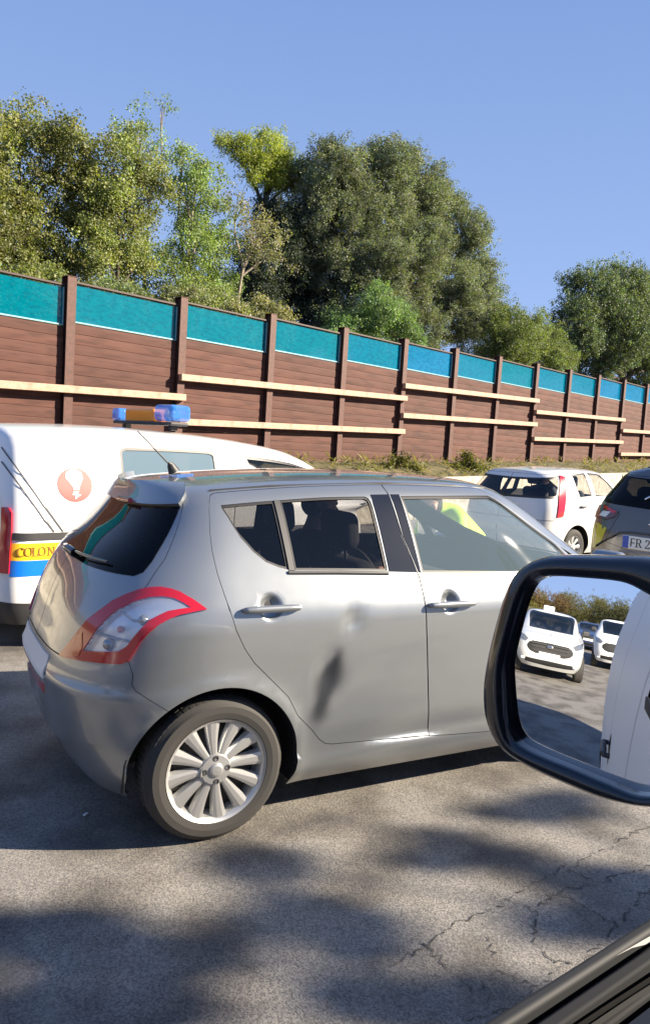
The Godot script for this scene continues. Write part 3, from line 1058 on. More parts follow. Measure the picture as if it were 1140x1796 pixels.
func materials() -> void:
	var grain := noise_tex(noise(3, 0.02, 3), 256, [[0.0, Color(0.92, 0.92, 0.92)], [1.0, Color(1, 1, 1)]])
	for d in [["silver", lin(0.262, 0.280, 0.292), 0.36, 0.6], ["white", lin(0.78, 0.78, 0.77), 0.35, 0.0], ["white_warm", lin(0.70, 0.69, 0.66), 0.35, 0.0], ["graphite", lin(0.10, 0.098, 0.10), 0.35, 0.55], ["pale", lin(0.62, 0.63, 0.62), 0.35, 0.1], ["own_white", lin(0.74, 0.76, 0.78), 0.3, 0.0], ["navy", lin(0.03, 0.05, 0.12), 0.3, 0.3]]:
		var m := mat(d[0], d[1], d[2] + (0.2 if d[0] == "own_white" else 0.0), d[3], 0.0 if d[0] == "own_white" else 1.0)
		m.roughness_texture = grain
		m.uv1_triplanar = true
		m.uv1_scale = Vector3.ONE * 1.7
	mat("lining", lin(0.035, 0.036, 0.038), 0.8)
	mat("liner", lin(0.014, 0.014, 0.015), 0.75)
	mat("cloth", lin(0.022, 0.022, 0.025), 0.9)
	mat("rubber", lin(0.036, 0.034, 0.031), 0.78)
	mat("seal", lin(0.02, 0.02, 0.021), 0.45)
	mat("gloss_black", lin(0.012, 0.012, 0.013), 0.15, 0.0, 1.0)
	mat("trim_grey", lin(0.07, 0.07, 0.07), 0.5, 0.2)
	mat("sill_grey", lin(0.014, 0.016, 0.020), 0.7)
	mat("sill_black", lin(0.006, 0.007, 0.010), 0.85)
	mat("plastic", lin(0.03, 0.03, 0.032), 0.5)
	mat("alloy", lin(0.50, 0.50, 0.49), 0.42, 0.75)
	mat("nut", lin(0.12, 0.12, 0.12), 0.4, 0.6)
	mat("iron", lin(0.035, 0.033, 0.03), 0.7, 0.3)
	mat("chrome", lin(0.8, 0.8, 0.8), 0.12, 1.0)
	mat("headlamp", lin(0.20, 0.21, 0.22), 0.12, 0.4, 1.0)
	mat("lamp_red", lin(0.48, 0.006, 0.018), 0.15, 0.0, 1.0)
	mat("lamp_orange", lin(0.65, 0.10, 0.04), 0.15, 0.0, 1.0)
	mat("lamp_clear", lin(0.62, 0.65, 0.70), 0.2, 0.0, 1.0)
	mat("lamp_bulb", lin(0.30, 0.31, 0.33), 0.15, 0.6, 1.0)
	mat("lamp_inner", lin(0.70, 0.72, 0.76), 0.28, 0.85)
	pane_mat("lens", Color(0.80, 0.84, 0.90), 0.30, 0.03)
	mat("plate", lin(0.72, 0.72, 0.70), 0.4)
	mat("plate_blue", lin(0.01, 0.07, 0.42), 0.4)
	mat("ink", lin(0.01, 0.01, 0.012), 0.5)
	mat("band_yellow", lin(0.80, 0.52, 0.02), 0.35, 0.0, 0.5)
	mat("band_blue", lin(0.005, 0.17, 0.70), 0.35, 0.0, 0.5)
	mat("band_brown", lin(0.30, 0.13, 0.02), 0.5)
	mat("emblem_red", lin(0.68, 0.06, 0.05), 0.4)
	mat("emblem_white", lin(0.8, 0.8, 0.8), 0.4)
	mat("yellow_reflection", lin(0.50, 0.46, 0.02), 0.4, 0.0, 0.6)  # colour of a yellow reflection in the grey bodywork
	pane_mat("beacon_blue", Color(0.22, 0.52, 0.88), 0.55, 0.05)
	mat("beacon_amber", lin(0.80, 0.27, 0.03), 0.2, 0.0, 0.6)
	mat("skin", lin(0.48, 0.27, 0.19), 0.5)
	mat("vest", lin(0.55, 0.85, 0.06), 0.6)
	mat("dark_cloth", lin(0.03, 0.035, 0.05), 0.85)
	mat("hair", lin(0.02, 0.014, 0.01), 0.6)
	mat("eye", lin(0.05, 0.04, 0.04), 0.1)
	pane_mat("glass", Color(0.10, 0.12, 0.12), 0.38)
	pane_mat("glass_clear", Color(0.16, 0.20, 0.20), 0.10)
	pane_mat("glass_tint", Color(0.035, 0.042, 0.045), 0.62)
	mat("lamp_dark", lin(0.09, 0.03, 0.035), 0.1, 0.0, 1.0)
	mat("mirror_shell", lin(0.012, 0.013, 0.016), 0.22, 0.0, 0.6)
	mat("door_lining", lin(0.012, 0.018, 0.030), 0.6)
	pane_mat("glass_dusty_sheen", Color(0.52, 0.60, 0.64), 0.27)  # pale tint: dust, with the sky's reflection put into the colour
	pane_mat("glass_dark", Color(0.02, 0.022, 0.028), 0.86).metallic_specular = 0.28
	pane_mat("glass_film", Color(0.42, 0.50, 0.55), 0.80)
	var mir := mat("mirror", lin(0.78, 0.84, 0.92), 0.0, 1.0)
	mir.albedo_color = lin(0.86, 0.88, 0.90)
	mir.metallic_specular = 1.0
	# the barrier's painted metal and wood
	for i in 4:
		var k: float = [1.0, 0.88, 1.1, 0.95][i]
		var m := mat("board_%d" % i, lin(0.098 * k, 0.037 * k, 0.024 * k), 0.8)
		m.albedo_texture = noise_tex(noise(40 + i, 0.012, 4), 256, [[0.0, Color(0.74, 0.72, 0.70)], [0.4, Color(0.91, 0.88, 0.88)], [0.6, Color(0.97, 0.97, 0.97)], [1.0, Color(1, 1, 1)]])
		m.uv1_triplanar = true
		m.uv1_scale = Vector3(0.35, 2.2, 1)
		m.uv1_world_triplanar = true
	var post := mat("post", lin(0.115, 0.044, 0.030), 0.65)
	post.albedo_texture = noise_tex(noise(51, 0.03, 4), 256, [[0.0, Color(0.75, 0.74, 0.73)], [1.0, Color(1, 1, 1)]])
	post.uv1_triplanar = true
	mat("cap", lin(0.05, 0.028, 0.02), 0.6)
	var beam := mat("beam", lin(0.54, 0.37, 0.265), 0.6)
	beam.albedo_texture = noise_tex(noise(52, 0.02, 4), 256, [[0.0, Color(0.78, 0.76, 0.74)], [1.0, Color(1, 1, 1)]])
	beam.uv1_triplanar = true
	mat("pane_edge", lin(0.20, 0.38, 0.42), 0.4)
	for i in 3:
		var m := pane_mat("teal_%d" % i, [Color(0.0, 0.455, 0.52), Color(0.012, 0.455, 0.555), Color(0.035, 0.455, 0.61)][i], 0.76, 0.08)  # bluer tints put sky reflection into the pane colour
		m.albedo_texture = noise_tex(noise(56 + i, 0.016, 5), 512, [[0.0, Color(0.72, 0.82, 0.86)], [0.42, Color(0.88, 0.92, 0.94)], [0.58, Color(0.96, 0.97, 0.98)], [1.0, Color(1, 1, 1)]])  # mottle paints rippled reflections into the panes
		m.uv1_triplanar = true
		m.uv1_world_triplanar = true
		m.uv1_scale = Vector3(0.45, 1.1, 1)
		m.metallic_specular = 0.6
	var con := mat("concrete", lin(0.60, 0.56, 0.46), 0.85)
	con.albedo_texture = noise_tex(noise(61, 0.02, 5), 512, [[0.0, Color(0.72, 0.70, 0.66)], [1.0, Color(1, 1, 1)]])
	con.uv1_triplanar = true
	con.uv1_scale = Vector3.ONE * 0.4
	for d in [["bark", lin(0.11, 0.085, 0.06)], ["pale_bark", lin(0.42, 0.36, 0.28)]]:
		var m := mat(d[0], d[1], 0.9)
		m.albedo_texture = noise_tex(noise(71, 0.05, 4), 256, [[0.0, Color(0.55, 0.53, 0.5)], [1.0, Color(1, 1, 1)]])
		m.uv1_triplanar = true
		m.uv1_scale = Vector3(2, 0.5, 2)
	var leaf := mat("leaf", Color.WHITE, 0.55)
	leaf.vertex_color_use_as_albedo = true
	leaf.backlight_enabled = true
	leaf.backlight = Color(0.9, 0.95, 0.55)
	# asphalt: fine stone speckle, wheel-polished clouds and grit relief
	var asp := mat("asphalt", lin(0.278, 0.264, 0.243), 0.82)
	asp.albedo_texture = noise_tex(stones(81, 0.30), 1024, [[0.0, Color(0.58, 0.58, 0.59)], [0.25, Color(0.76, 0.755, 0.75)], [0.55, Color(0.88, 0.875, 0.865)], [0.8, Color(1, 0.99, 0.96)], [1.0, Color(1, 1, 1)]])
	asp.uv1_scale = Vector3(0.55, 0.55, 1)
	asp.normal_enabled = true
	asp.normal_texture = noise_tex(stones(81, 0.30), 1024, [], true, 2.0)
	asp.normal_scale = 0.3
	asp.detail_enabled = true
	asp.detail_blend_mode = BaseMaterial3D.BLEND_MODE_MUL
	asp.detail_albedo = noise_tex(noise(83, 0.012, 5), 1024, [[0.0, Color(0.55, 0.55, 0.57)], [0.35, Color(0.82, 0.81, 0.80)], [0.65, Color(1, 1, 1)], [1.0, Color(1, 1, 1)]])
	asp.detail_uv_layer = BaseMaterial3D.DETAIL_UV_2
	asp.uv2_scale = Vector3(0.12, 0.12, 1)
	mat("crack", lin(0.055, 0.052, 0.048), 0.95)
	var dark_reflection := mat("dark_reflection", Color.WHITE, 0.45)  # dark reflection on the silver rear door, laid on as colour
	dark_reflection.vertex_color_use_as_albedo = true
	dark_reflection.transparency = BaseMaterial3D.TRANSPARENCY_ALPHA
	var soil := mat("soil", lin(0.17, 0.14, 0.075), 0.95)
	soil.albedo_texture = noise_tex(noise(91, 0.02, 5), 512, [[0.0, Color(0.5, 0.55, 0.4)], [1.0, Color(1, 0.97, 0.9)]])
	soil.uv1_scale = Vector3(0.25, 0.25, 1)
	leaf_clump("broad", 17, 0.18, 0.105, 0.036)
	leaf_clump("fine", 30, 0.17, 0.062, 0.022)
	leaf_clump("needle", 22, 0.14, 0.12, 0.013)
	leaf_clump("sprig", 12, 0.06, 0.055, 0.022)
	leaf_clump("grass", 7, 0.12, 0.30, 0.012)


func stones(sd: int, freq: float) -> FastNoiseLite:
	var n := noise(sd, freq, 2, FastNoiseLite.TYPE_CELLULAR)
	n.cellular_return_type = FastNoiseLite.RETURN_CELL_VALUE
	n.cellular_jitter = 1.0
	n.fractal_type = FastNoiseLite.FRACTAL_FBM
	n.fractal_lacunarity = 1.7
	return n

func ground() -> void:
	var xs := [-900, -400, -200, -100, -60, -40, -25, -15, -8, -4, 0, 2, 4, 5, 6, 7, 8, 9, 10, 11, 12, 16, 20, 25, 30, 35, 40, 50, 60, 80, 100, 130, 160, 300, 600, 1200]
	var zs := [-900, -300, -120, -60, -40, -30, -22, -18, -16, -15.5, -15, -14.6, -14.2, -13.8, -13.4, -13, -12.6, -12.2, -11.9, -11.6, -11.3, -11, -9, -6, -4, -2, 0, 2, 4, 6, 9, 12, 20, 30, 60, 200, 900]
	struct("ground", sheet(xs, zs, -0.004, false), M["soil"])
	var xr := xs.filter(func(x): return absf(x) <= 400)
	var acc := sheet(xr, [-11, -9, -6, -4, -2, 0, 2, 4, 6, 8.5], 0.0, true)
	# a second set of coordinates for the stains
	var arr := acc.surface_get_arrays(0)
	arr[Mesh.ARRAY_TEX_UV2] = arr[Mesh.ARRAY_TEX_UV]
	var road := ArrayMesh.new()
	road.add_surface_from_arrays(Mesh.PRIMITIVE_TRIANGLES, arr)
	var r := struct("road", road, M["asphalt"])
	# cracks: ragged strips a few millimetres above the worn surface
	for c in [[3.75, -1.12, 3.45, -1.21, 3.2, -1.23, 3.01, -1.27, 2.81, -1.3, 2.58, -1.32, 2.42, -1.33, 2.25, -1.37, 2.07, -1.37, 1.91, -1.38], [2.51, -1.33, 2.54, -1.21, 2.38, -1.13, 2.33, -1.02, 2.37, -0.99, 2.18, -1.0, 2.02, -1.02, 1.88, -1.08], [3.3, -1.02, 3.11, -1.08, 2.93, -1.14, 2.77, -1.21, 2.58, -1.22], [2.28, -1.26, 2.15, -1.14, 2.03, -1.14, 1.99, -1.08], [2.4, -0.96, 2.58, -0.96, 2.81, -0.98, 3.03, -0.99, 3.3, -0.9], [2.93, -1.14, 2.9, -1.27], [2.7, -1.0, 2.72, -1.2], [2.18, -1.0, 2.15, -1.14], [2.07, -1.37, 2.0, -1.14]]:
		var a := Acc.new()
		var pts := []
		for i in range(0, c.size() - 2, 2):
			var p := Vector3(c[i], 0, c[i + 1])
			var q := Vector3(c[i + 2], 0, c[i + 3])
			var n := maxi(2, int(p.distance_to(q) / 0.018))
			for k in n:
				pts.append(p.lerp(q, float(k) / n) + Vector3(rng.randfn(), 0, rng.randfn()) * 0.009)
		pts.append(Vector3(c[-2], 0, c[-1]))
		var w := []
		for i in pts.size():
			w.append(maxf(0.0004, 0.0020 * (0.3 + absf(rng.randfn()) * 0.9) * (0.25 if rng.randf() < 0.35 else 1.0)))
		for i in pts.size() - 1:
			if fmod(i * 0.137 + sin(i * 0.9) * 0.4 + c[0], 1.0) > 0.9:
				continue
			var d: Vector3 = (pts[i + 1] - pts[i]).normalized()
			var s := Vector3(-d.z, 0, d.x)
			var up := Vector3(0, rise(pts[i].x) + 0.003, 0)
			acc_quad_n(a, pts[i] + s * w[i] + up, pts[i + 1] + s * w[i + 1] + up, pts[i + 1] - s * w[i + 1] + up, pts[i] - s * w[i] + up, Vector3.UP)
		part(r, "crack", a.mesh(), M["crack"])

func noise_barrier() -> void:
	var root := thing("noise_barrier", "tall brown motorway noise barrier with a row of teal panes on top", "noise barrier", Vector3(7.73, 0, -15))
	var bay := 2.787
	var lean := atan2(0.092, bay)
	var post_m := {}
	var boards := []
	for i in 3:
		var a := Acc.new()
		var w := bay - 0.19
		# a board: shallow trough profile with a lip
		var prof := [Vector2(-0.105, -0.03), Vector2(-0.105, 0.011), Vector2(-0.097, 0.017), Vector2(-0.02 + 0.008 * i, 0.0205), Vector2(0.05, 0.019), Vector2(0.092, 0.016), Vector2(0.105, 0.009), Vector2(0.105, -0.03)]
		for k in prof.size() - 1:
			var p: Vector2 = prof[k]
			var q: Vector2 = prof[k + 1]
			a.flat(Vector3(-w / 2, p.x, p.y), Vector3(w / 2, p.x, p.y), Vector3(w / 2, q.x, q.y), Vector3(-w / 2, q.x, q.y), Vector3(0, q.x + p.x, 0.05))
		for s in [-1.0, 1.0]:
			for k in range(1, prof.size() - 1):
				a.tri(Vector3(s * w / 2, prof[0].x, prof[0].y), Vector3(s * w / 2, prof[k].x, prof[k].y), Vector3(s * w / 2, prof[k + 1].x, prof[k + 1].y), Vector3(s, 0, 0), Vector3(s, 0, 0), Vector3(s, 0, 0))
		boards.append(a.mesh())
	var glassy := rbox_mesh(Vector3(bay - 0.22, 0.745, 0.02), 0.004, 1)
	var strip := rbox_mesh(Vector3(bay - 0.2, 0.035, 0.06), 0.006, 1)
	var side := rbox_mesh(Vector3(0.03, 0.76, 0.05), 0.006, 1)
	var capm := rbox_mesh(Vector3(bay - 0.18, 0.05, 0.12), 0.012, 1)
	for n in range(-4, 17):
		var x := n * bay
		var top := 4.86 + 0.092 * n
		var foot := 1.0 + 0.092 * n
		var ph := top - foot
		var pa := Acc.new()
		# an H section: two flanges and a web
		rbox(pa, Vector3(0.20, ph, 0.022), 0.004, Transform3D(Basis(), Vector3(0, ph / 2, 0.139)), 1)
		rbox(pa, Vector3(0.20, ph, 0.022), 0.004, Transform3D(Basis(), Vector3(0, ph / 2, -0.10)), 1)
		rbox(pa, Vector3(0.03, ph - 0.002, 0.24), 0.004, Transform3D(Basis(), Vector3(0, ph / 2, 0.02)), 1)
		rbox(pa, Vector3(0.22, 0.014, 0.28), 0.004, Transform3D(Basis(), Vector3(0, ph + 0.008, 0.02)), 1)
		part(root, "post", pa.mesh(), M["post"], Transform3D(Basis(), Vector3(x, foot, 0)))
		if n == 16:
			continue
		var mid := x + bay / 2
		var bt := top + 0.046
		var low := bt - 0.935
		part(root, "capping", capm, M["cap"], Transform3D(Basis(), Vector3(mid, bt - 0.125, 0)))
		var pane := part(root, "pane", glassy, M["teal_%d" % [0, 0, 0, 0, 0, 0, 0, 1, 2, 1, 0, 1, 1, 2, 2, 2, 2, 2, 2, 2, 2][n + 4]], Transform3D(Basis(), Vector3(mid, bt - 0.54, 0)))
		part(pane, "pane_edge", strip, M["pane_edge"], Transform3D(Basis(), Vector3(0, -0.39, 0.005)))
		for s in [-1.0, 1.0]:
			part(pane, "pane_edge", side, M["pane_edge"], Transform3D(Basis(), Vector3(s * (bay / 2 - 0.115), 0, 0.005)))
		var y := low - 0.125
		var count := 0
		while y > foot - 0.1:
			part(root, "board", boards[rng.randi() % 3], M["board_%d" % (rng.randi() % 4)], Transform3D(Basis(Vector3.UP, rng.randf_range(-0.002, 0.002)), Vector3(mid, y, rng.randf_range(-0.003, 0.003))))
			y -= 0.212
			count += 1
	for g in [[-4, 1, 2.29, 3.35], [1, 4, 1.83, 2.86], [4, 7, 1.44, 2.36], [7, 10, 1.87, 2.92], [10, 13, 2.37, 3.48], [13, 16, 2.0, 3.05]]:
		for k in [2, 3]:
			var len: float = (g[1] - g[0]) * bay / cos(lean)
			part(root, "rail", rbox_mesh(Vector3(len + 0.16, 0.158, 0.13), 0.012, 1), M["beam"], Transform3D(Basis(Vector3(0, 0, 1), lean), Vector3((g[0] + g[1]) * 0.5 * bay, 4.86 + 0.092 * (g[0] + g[1]) * 0.5 - g[k], 0.216)))
	# the low concrete wall along the hard shoulder
	var prof := [Vector2(0.30, 0.0), Vector2(0.30, 0.08), Vector2(0.13, 0.33), Vector2(0.09, 0.95), Vector2(0.07, 0.97), Vector2(-0.07, 0.97), Vector2(-0.09, 0.95), Vector2(-0.13, 0.33), Vector2(-0.30, 0.08), Vector2(-0.30, 0.0)]
	var wall := thing("concrete_barrier", "low cream concrete safety wall along the foot of the brown noise barrier", "safety wall")
	var x0 := -34.0
	while x0 < 110.0:
		var a := Acc.new()
		var x1 := x0 + 5.97
		var st := [x0]
		var t := ceilf(x0 + 0.01)
		while t < x1:
			st.append(t)
			t += 1.0
		st.append(x1)
		for i in st.size() - 1:
			for k in prof.size() - 1:
				var p: Vector2 = prof[k]
				var q: Vector2 = prof[k + 1]
				var r0 := rise(st[i]) - 0.03
				var r1 := rise(st[i + 1]) - 0.03
				a.flat(Vector3(st[i], p.y + r0, p.x), Vector3(st[i + 1], p.y + r1, p.x), Vector3(st[i + 1], q.y + r1, q.x), Vector3(st[i], q.y + r0, q.x), Vector3(0, 0.01 if k == 4 else 0.0, (p.x + q.x) * 0.5) + (Vector3.UP if k == 4 else Vector3.ZERO))
		for e in [x0, x1]:
			for k in range(1, prof.size() - 1):
				var f := Vector3(-1 if e == x0 else 1, 0, 0)
				var r0 := rise(e) - 0.03
				a.tri(Vector3(e, prof[0].y + r0, prof[0].x), Vector3(e, prof[k].y + r0, prof[k].x), Vector3(e, prof[k + 1].y + r0, prof[k + 1].x), f, f, f)
		part(wall, "wall_block", a.mesh(), M["concrete"], Transform3D(Basis(), Vector3(0, 0, -10.75)))
		x0 += 6.0

func vegetation() -> void:
	var behind := "trees behind the noise barrier"
	var olive := Color(0.241, 0.257, 0.103)
	tree("broadleaf_tree", "olive green broadleaf tree at the near end behind the barrier, with a thin pale stem", "tree", behind, Vector3(9.0, 1.9, -19.5), with_z([8.82, 9.27, 0.79, 9.75, 8.93, 0.9, 8.56, 8.01, 1.0, 10.43, 8.26, 1.0, 9.04, 6.87, 1.03, 10.15, 6.69, 0.92, 8.63, 5.77, 0.73, 7.32, 7.77, 1.23, 7.36, 6.04, 1.1, 6.0, 7.0, 1.3], -19.8), 17, "fine", olive, 0.6, "bark", 0.12, 0.2)
	tree("broadleaf_tree", "yellowish green tree with forked bare pale branches standing over the second pane", "tree", behind, Vector3(11.3, 1.9, -19.2), with_z([10.97, 8.76, 0.84, 11.73, 9.52, 0.6, 11.38, 7.37, 1.02, 12.05, 8.47, 0.72, 10.9, 6.35, 0.77, 11.97, 6.42, 0.72, 10.51, 7.6, 0.76], -19.4), 15, "fine", Color(0.256, 0.284, 0.122), 0.6, "bark", 0.10, 0.2)
	tree("wispy_tree", "tall thin wispy pale green tree letting the sky through", "tree", behind, Vector3(13.3, 2.0, -21), with_z([13.36, 11.67, 0.35, 13.03, 11.0, 0.49, 12.56, 10.47, 0.48, 13.86, 10.86, 0.36, 13.69, 10.15, 0.53, 14.15, 9.42, 0.54, 13.2, 9.3, 0.6], -21), 4, "fine", Color(0.248, 0.338, 0.189), 0.4, "pale_bark", 0.07, 0.25)
	tree("slim_tree", "slim light green tree between the wispy tree and the yellow pine", "tree", behind, Vector3(14.5, 2.0, -20.3), with_z([14.23, 10.71, 0.39, 14.31, 9.97, 0.6, 14.11, 9.05, 0.7, 14.83, 8.64, 0.78, 15.33, 7.88, 0.88, 14.18, 7.7, 0.8, 13.6, 6.8, 0.78, 15.63, 6.86, 0.74, 14.58, 6.47, 0.72, 13.2, 6.0, 0.7], -20.3), 11, "fine", Color(0.248, 0.322, 0.132), 0.5, "pale_bark", 0.09, 0.22)
	tree("bare_branched_tree", "half bare brownish tree with long pale limbs in front of the dark shade", "tree", behind, Vector3(15.6, 2.0, -19.6), with_z([16.21, 8.17, 0.7, 16.6, 8.9, 0.6, 15.9, 9.2, 0.5, 16.9, 7.9, 0.5], -19.7), 5, "fine", Color(0.282, 0.266, 0.170), 0.4, "pale_bark", 0.10, 0.3)
	tree("pine_tree", "yellow green pine with separate puffs of foliage against the sky", "pine", behind, Vector3(20.4, 2.3, -24), with_z([19.06, 13.22, 0.62, 20.67, 13.52, 0.83, 21.64, 13.08, 0.8, 19.84, 12.43, 0.63, 22.07, 12.59, 0.57, 20.74, 12.47, 0.69], -24), 22, "needle", Color(0.327, 0.374, 0.084), 0.45, "bark", 0.16, 0.18)
	tree("shade_tinted_oak", "oak with shade put into its dark leaf colour, filling the gap below the yellow pine", "tree", behind, Vector3(21.6, 2.2, -23.4), with_z([20.41, 8.9, 1.35, 21.72, 10.32, 1.39, 22.37, 8.4, 1.18, 19.47, 7.5, 0.89, 20.88, 10.89, 0.91, 23.09, 9.95, 1.2, 23.77, 8.19, 0.98, 20.5, 7.0, 1.2, 22.4, 6.6, 1.2], -23.6), 24, "fine", Color(0.057, 0.078, 0.067), 0.5, "bark", 0.22, 0.2)  # leaf colour darkened to carry the shade of this mass
	tree("holm_oak", "largest tree, a grey green holm oak with rounded clumps above the middle panes", "tree", behind, Vector3(27.0, 2.2, -21.8), with_z([22.61, 12.64, 1.32, 23.88, 12.11, 1.46, 25.94, 13.99, 1.2, 22.62, 10.76, 1.33, 25.77, 12.04, 1.42, 28.47, 13.76, 1.35, 29.9, 13.9, 1.0, 30.9, 12.4, 1.05, 29.19, 11.65, 1.45, 27.13, 10.67, 1.39, 24.48, 9.83, 1.39, 22.78, 9.0, 0.97, 24.31, 7.92, 1.39, 27.39, 8.47, 1.49, 30.32, 10.07, 1.36, 31.0, 8.58, 1.38, 28.38, 7.37, 1.18, 22.97, 6.99, 0.93, 33.11, 10.91, 1.0, 34.25, 9.43, 1.11, 33.66, 7.89, 1.02, 22.74, 13.78, 0.34, 23.97, 14.02, 0.28, 26.31, 14.93, 0.5, 30.9, 13.6, 1.0, 25.49, 14.51, 0.44], -21.9, 0.9), 26, "fine", Color(0.187, 0.214, 0.161), 0.55, "bark", 0.35, 0.2, 0.25)
	tree("leafy_shrub", "fresh green shrub rising over the barrier in front of the large holm oak", "shrub", behind, Vector3(21.2, 1.9, -18), with_z([20.99, 6.71, 0.86, 19.84, 5.93, 0.69, 22.37, 6.22, 0.74, 18.74, 5.28, 0.48, 23.81, 6.01, 0.55, 21.2, 5.2, 0.8], -18.2), 26, "fine", Color(0.209, 0.312, 0.151), 0.5, "bark", 0.08, 0.17)
	tree("leafy_shrub", "bright yellow green bush in the gap between the two big oaks", "shrub", behind, Vector3(34.0, 2.2, -19), with_z([32.14, 7.92, 1.02, 34.33, 7.99, 1.18, 36.77, 7.83, 0.94, 33.66, 6.93, 0.97, 36.01, 6.89, 0.87, 31.81, 6.68, 0.81, 38.2, 7.3, 0.8], -19.3), 24, "fine", Color(0.185, 0.225, 0.095), 0.45, "bark", 0.10, 0.22)
	tree("holm_oak", "dark rounded oak standing by itself at the far end of the barrier", "tree", behind, Vector3(54.0, 3.0, -23), with_z([50.38, 13.13, 2.01, 53.88, 14.58, 1.7, 48.13, 11.24, 1.58, 58.24, 14.17, 2.23, 52.26, 10.94, 2.31, 58.42, 11.24, 2.16, 47.77, 9.71, 1.2, 51.35, 8.67, 1.58, 57.32, 8.98, 1.71, 63.76, 13.82, 2.75, 66.69, 10.54, 2.38, 55.5, 12.8, 2.2], -23, 1.0), 16, "broad", Color(0.145, 0.187, 0.121), 0.5, "bark", 0.4, 0.28, 0.25)
	# low scrub showing just over the panes
	var k := 0
	for b in [[6.6, 5.0, 0.45, "dull green bush showing over the first pane at the near end"], [8.3, 5.05, 0.42, "leafy olive bush over the first barrier post with the thin pale stem above it"], [10.2, 5.15, 0.45, "dense bush over the second teal pane, under the forked tree"], [11.9, 5.3, 0.45, "bush over the second post, left of the slim light tree"], [13.4, 5.4, 0.42, "pale bush at the foot of the slim light green tree"], [14.7, 5.45, 0.42, "dry bush at the foot of the half bare tree"]]:
		tree("scrub_bush", b[3], "bush", "bushes showing over the panes", Vector3(b[0], 1.6, -17.0), with_z([b[0], b[1], b[2], b[0] - 0.7, b[1] - 0.2, b[2], b[0] + 0.7, b[1] - 0.25, b[2], b[0], b[1] - 0.8, 0.7], -17.0, 0.2), 24, "fine", [Color(0.232, 0.266, 0.122), Color(0.248, 0.276, 0.111), Color(0.200, 0.248, 0.132), Color(0.248, 0.266, 0.151), Color(0.264, 0.302, 0.151), Color(0.282, 0.276, 0.170)][k], 0.5, "bark", 0.05, 0.15)
		k += 1
	# weeds at the foot of the barrier
	for b in [[20.9, 1.45, 0.27, "leggy green weed bush against the brown boards above the parked-up car roof"], [17.4, 1.40, 0.16, "small weed tuft at the foot of the barrier near the tall bush"]]:
		tree("weed_bush", b[3], "weed", "weeds at the foot of the barrier", Vector3(b[0], land(b[0], -13.6), -13.6), with_z([b[0], b[1] + 0.1, b[2], b[0] + 0.6, b[1] - 0.15, b[2], b[0] - 0.5, b[1] - 0.2, b[2] * 0.8], -13.6, 0.1), 40, "fine", Color(0.15, 0.15, 0.035), 0.4, "bark", 0.02, 0.1)
	var at: Array[Transform3D] = []
	var cols: Array[Color] = []
	for i in 1300:
		var x := rng.randf_range(4.0, 75.0)
		var z := rng.randf_range(-14.6, -11.4)
		at.append(Transform3D(Basis(Vector3.UP, rng.randf() * TAU).scaled(Vector3.ONE * rng.randf_range(0.5, 1.2)), Vector3(x, land(x, z) + 0.05, z)))
		var g := rng.randf()
		cols.append(Color(0.30 - 0.12 * g, 0.24 - 0.05 * g, 0.10 - 0.05 * g))
	var mm := MultiMesh.new()
	mm.transform_format = MultiMesh.TRANSFORM_3D
	mm.use_colors = true
	mm.mesh = leaf_meshes["grass"]
	mm.instance_count = at.size()
	for i in at.size():
		mm.set_instance_transform(i, at[i])
		mm.set_instance_color(i, cols[i])
	var mi := MultiMeshInstance3D.new()
	mi.name = "grass"
	mi.multimesh = mm
	mi.material_override = M["leaf"]
	mi.set_meta("kind", "stuff")
	tag(mi, "dry yellowish grass on the bank below the noise barrier", "grass")
	add_child(mi)
	# trees of the verge on the sunny side, which throw the dappled shade on the near lane
	var s := Vector3(0.630, 0.454, 0.630) / 0.454
	var lobes := []
	for q in [[1.12, -2.15, 0.26], [1.33, -2.0, 0.15], [1.0, -1.9, 0.2], [1.85, -1.68, 0.17], [1.93, -2.17, 0.14], [1.83, -1.22, 0.16], [2.72, -1.62, 0.14], [2.95, -1.0, 0.26], [2.72, -1.05, 0.18], [3.5, -1.55, 0.13], [3.2, -1.7, 0.1]]:
		var h := 6.6 + rng.randf_range(-0.8, 0.8)
		lobes.append([q[0] + s.x * h, h, q[1] + s.z * h, q[2] * 0.85])
	tree("verge_tree", "tall tree of the verge whose shade dapples the near lane", "tree", "", Vector3(11.8, 0.3, 10.0), lobes, 150, "sprig", Color(0.09, 0.10, 0.03), 0.4, "bark", 0.035, 0.035)
	lobes = []
	for i in 26:
		var h := rng.randf_range(7.5, 13.0)
		var w := rng.randf() * TAU
		lobes.append([25.0 + cos(w) * rng.randf_range(0.3, 3.2), h, 26.0 + sin(w) * rng.randf_range(0.3, 2.6), rng.randf_range(0.6, 1.3)])
	tree("verge_tree", "broad tree of the verge on the sunny side of the road", "tree", "", Vector3(25, 1.7, 26), lobes, 14, "broad", Color(0.085, 0.095, 0.03), 0.4, "bark", 0.3, 0.3)
	# the wooded edge seen in the door mirror
	var backs := ["brownish green trees on the skyline behind the white car in the mirror", "yellow green tree behind the white car in the mirror", "rust tinged tree behind the queue in the mirror", "olive tree at the head of the tree line in the mirror", "dull green tree behind the off-road car in the mirror", "low dark tree where the road ends in the mirror"]
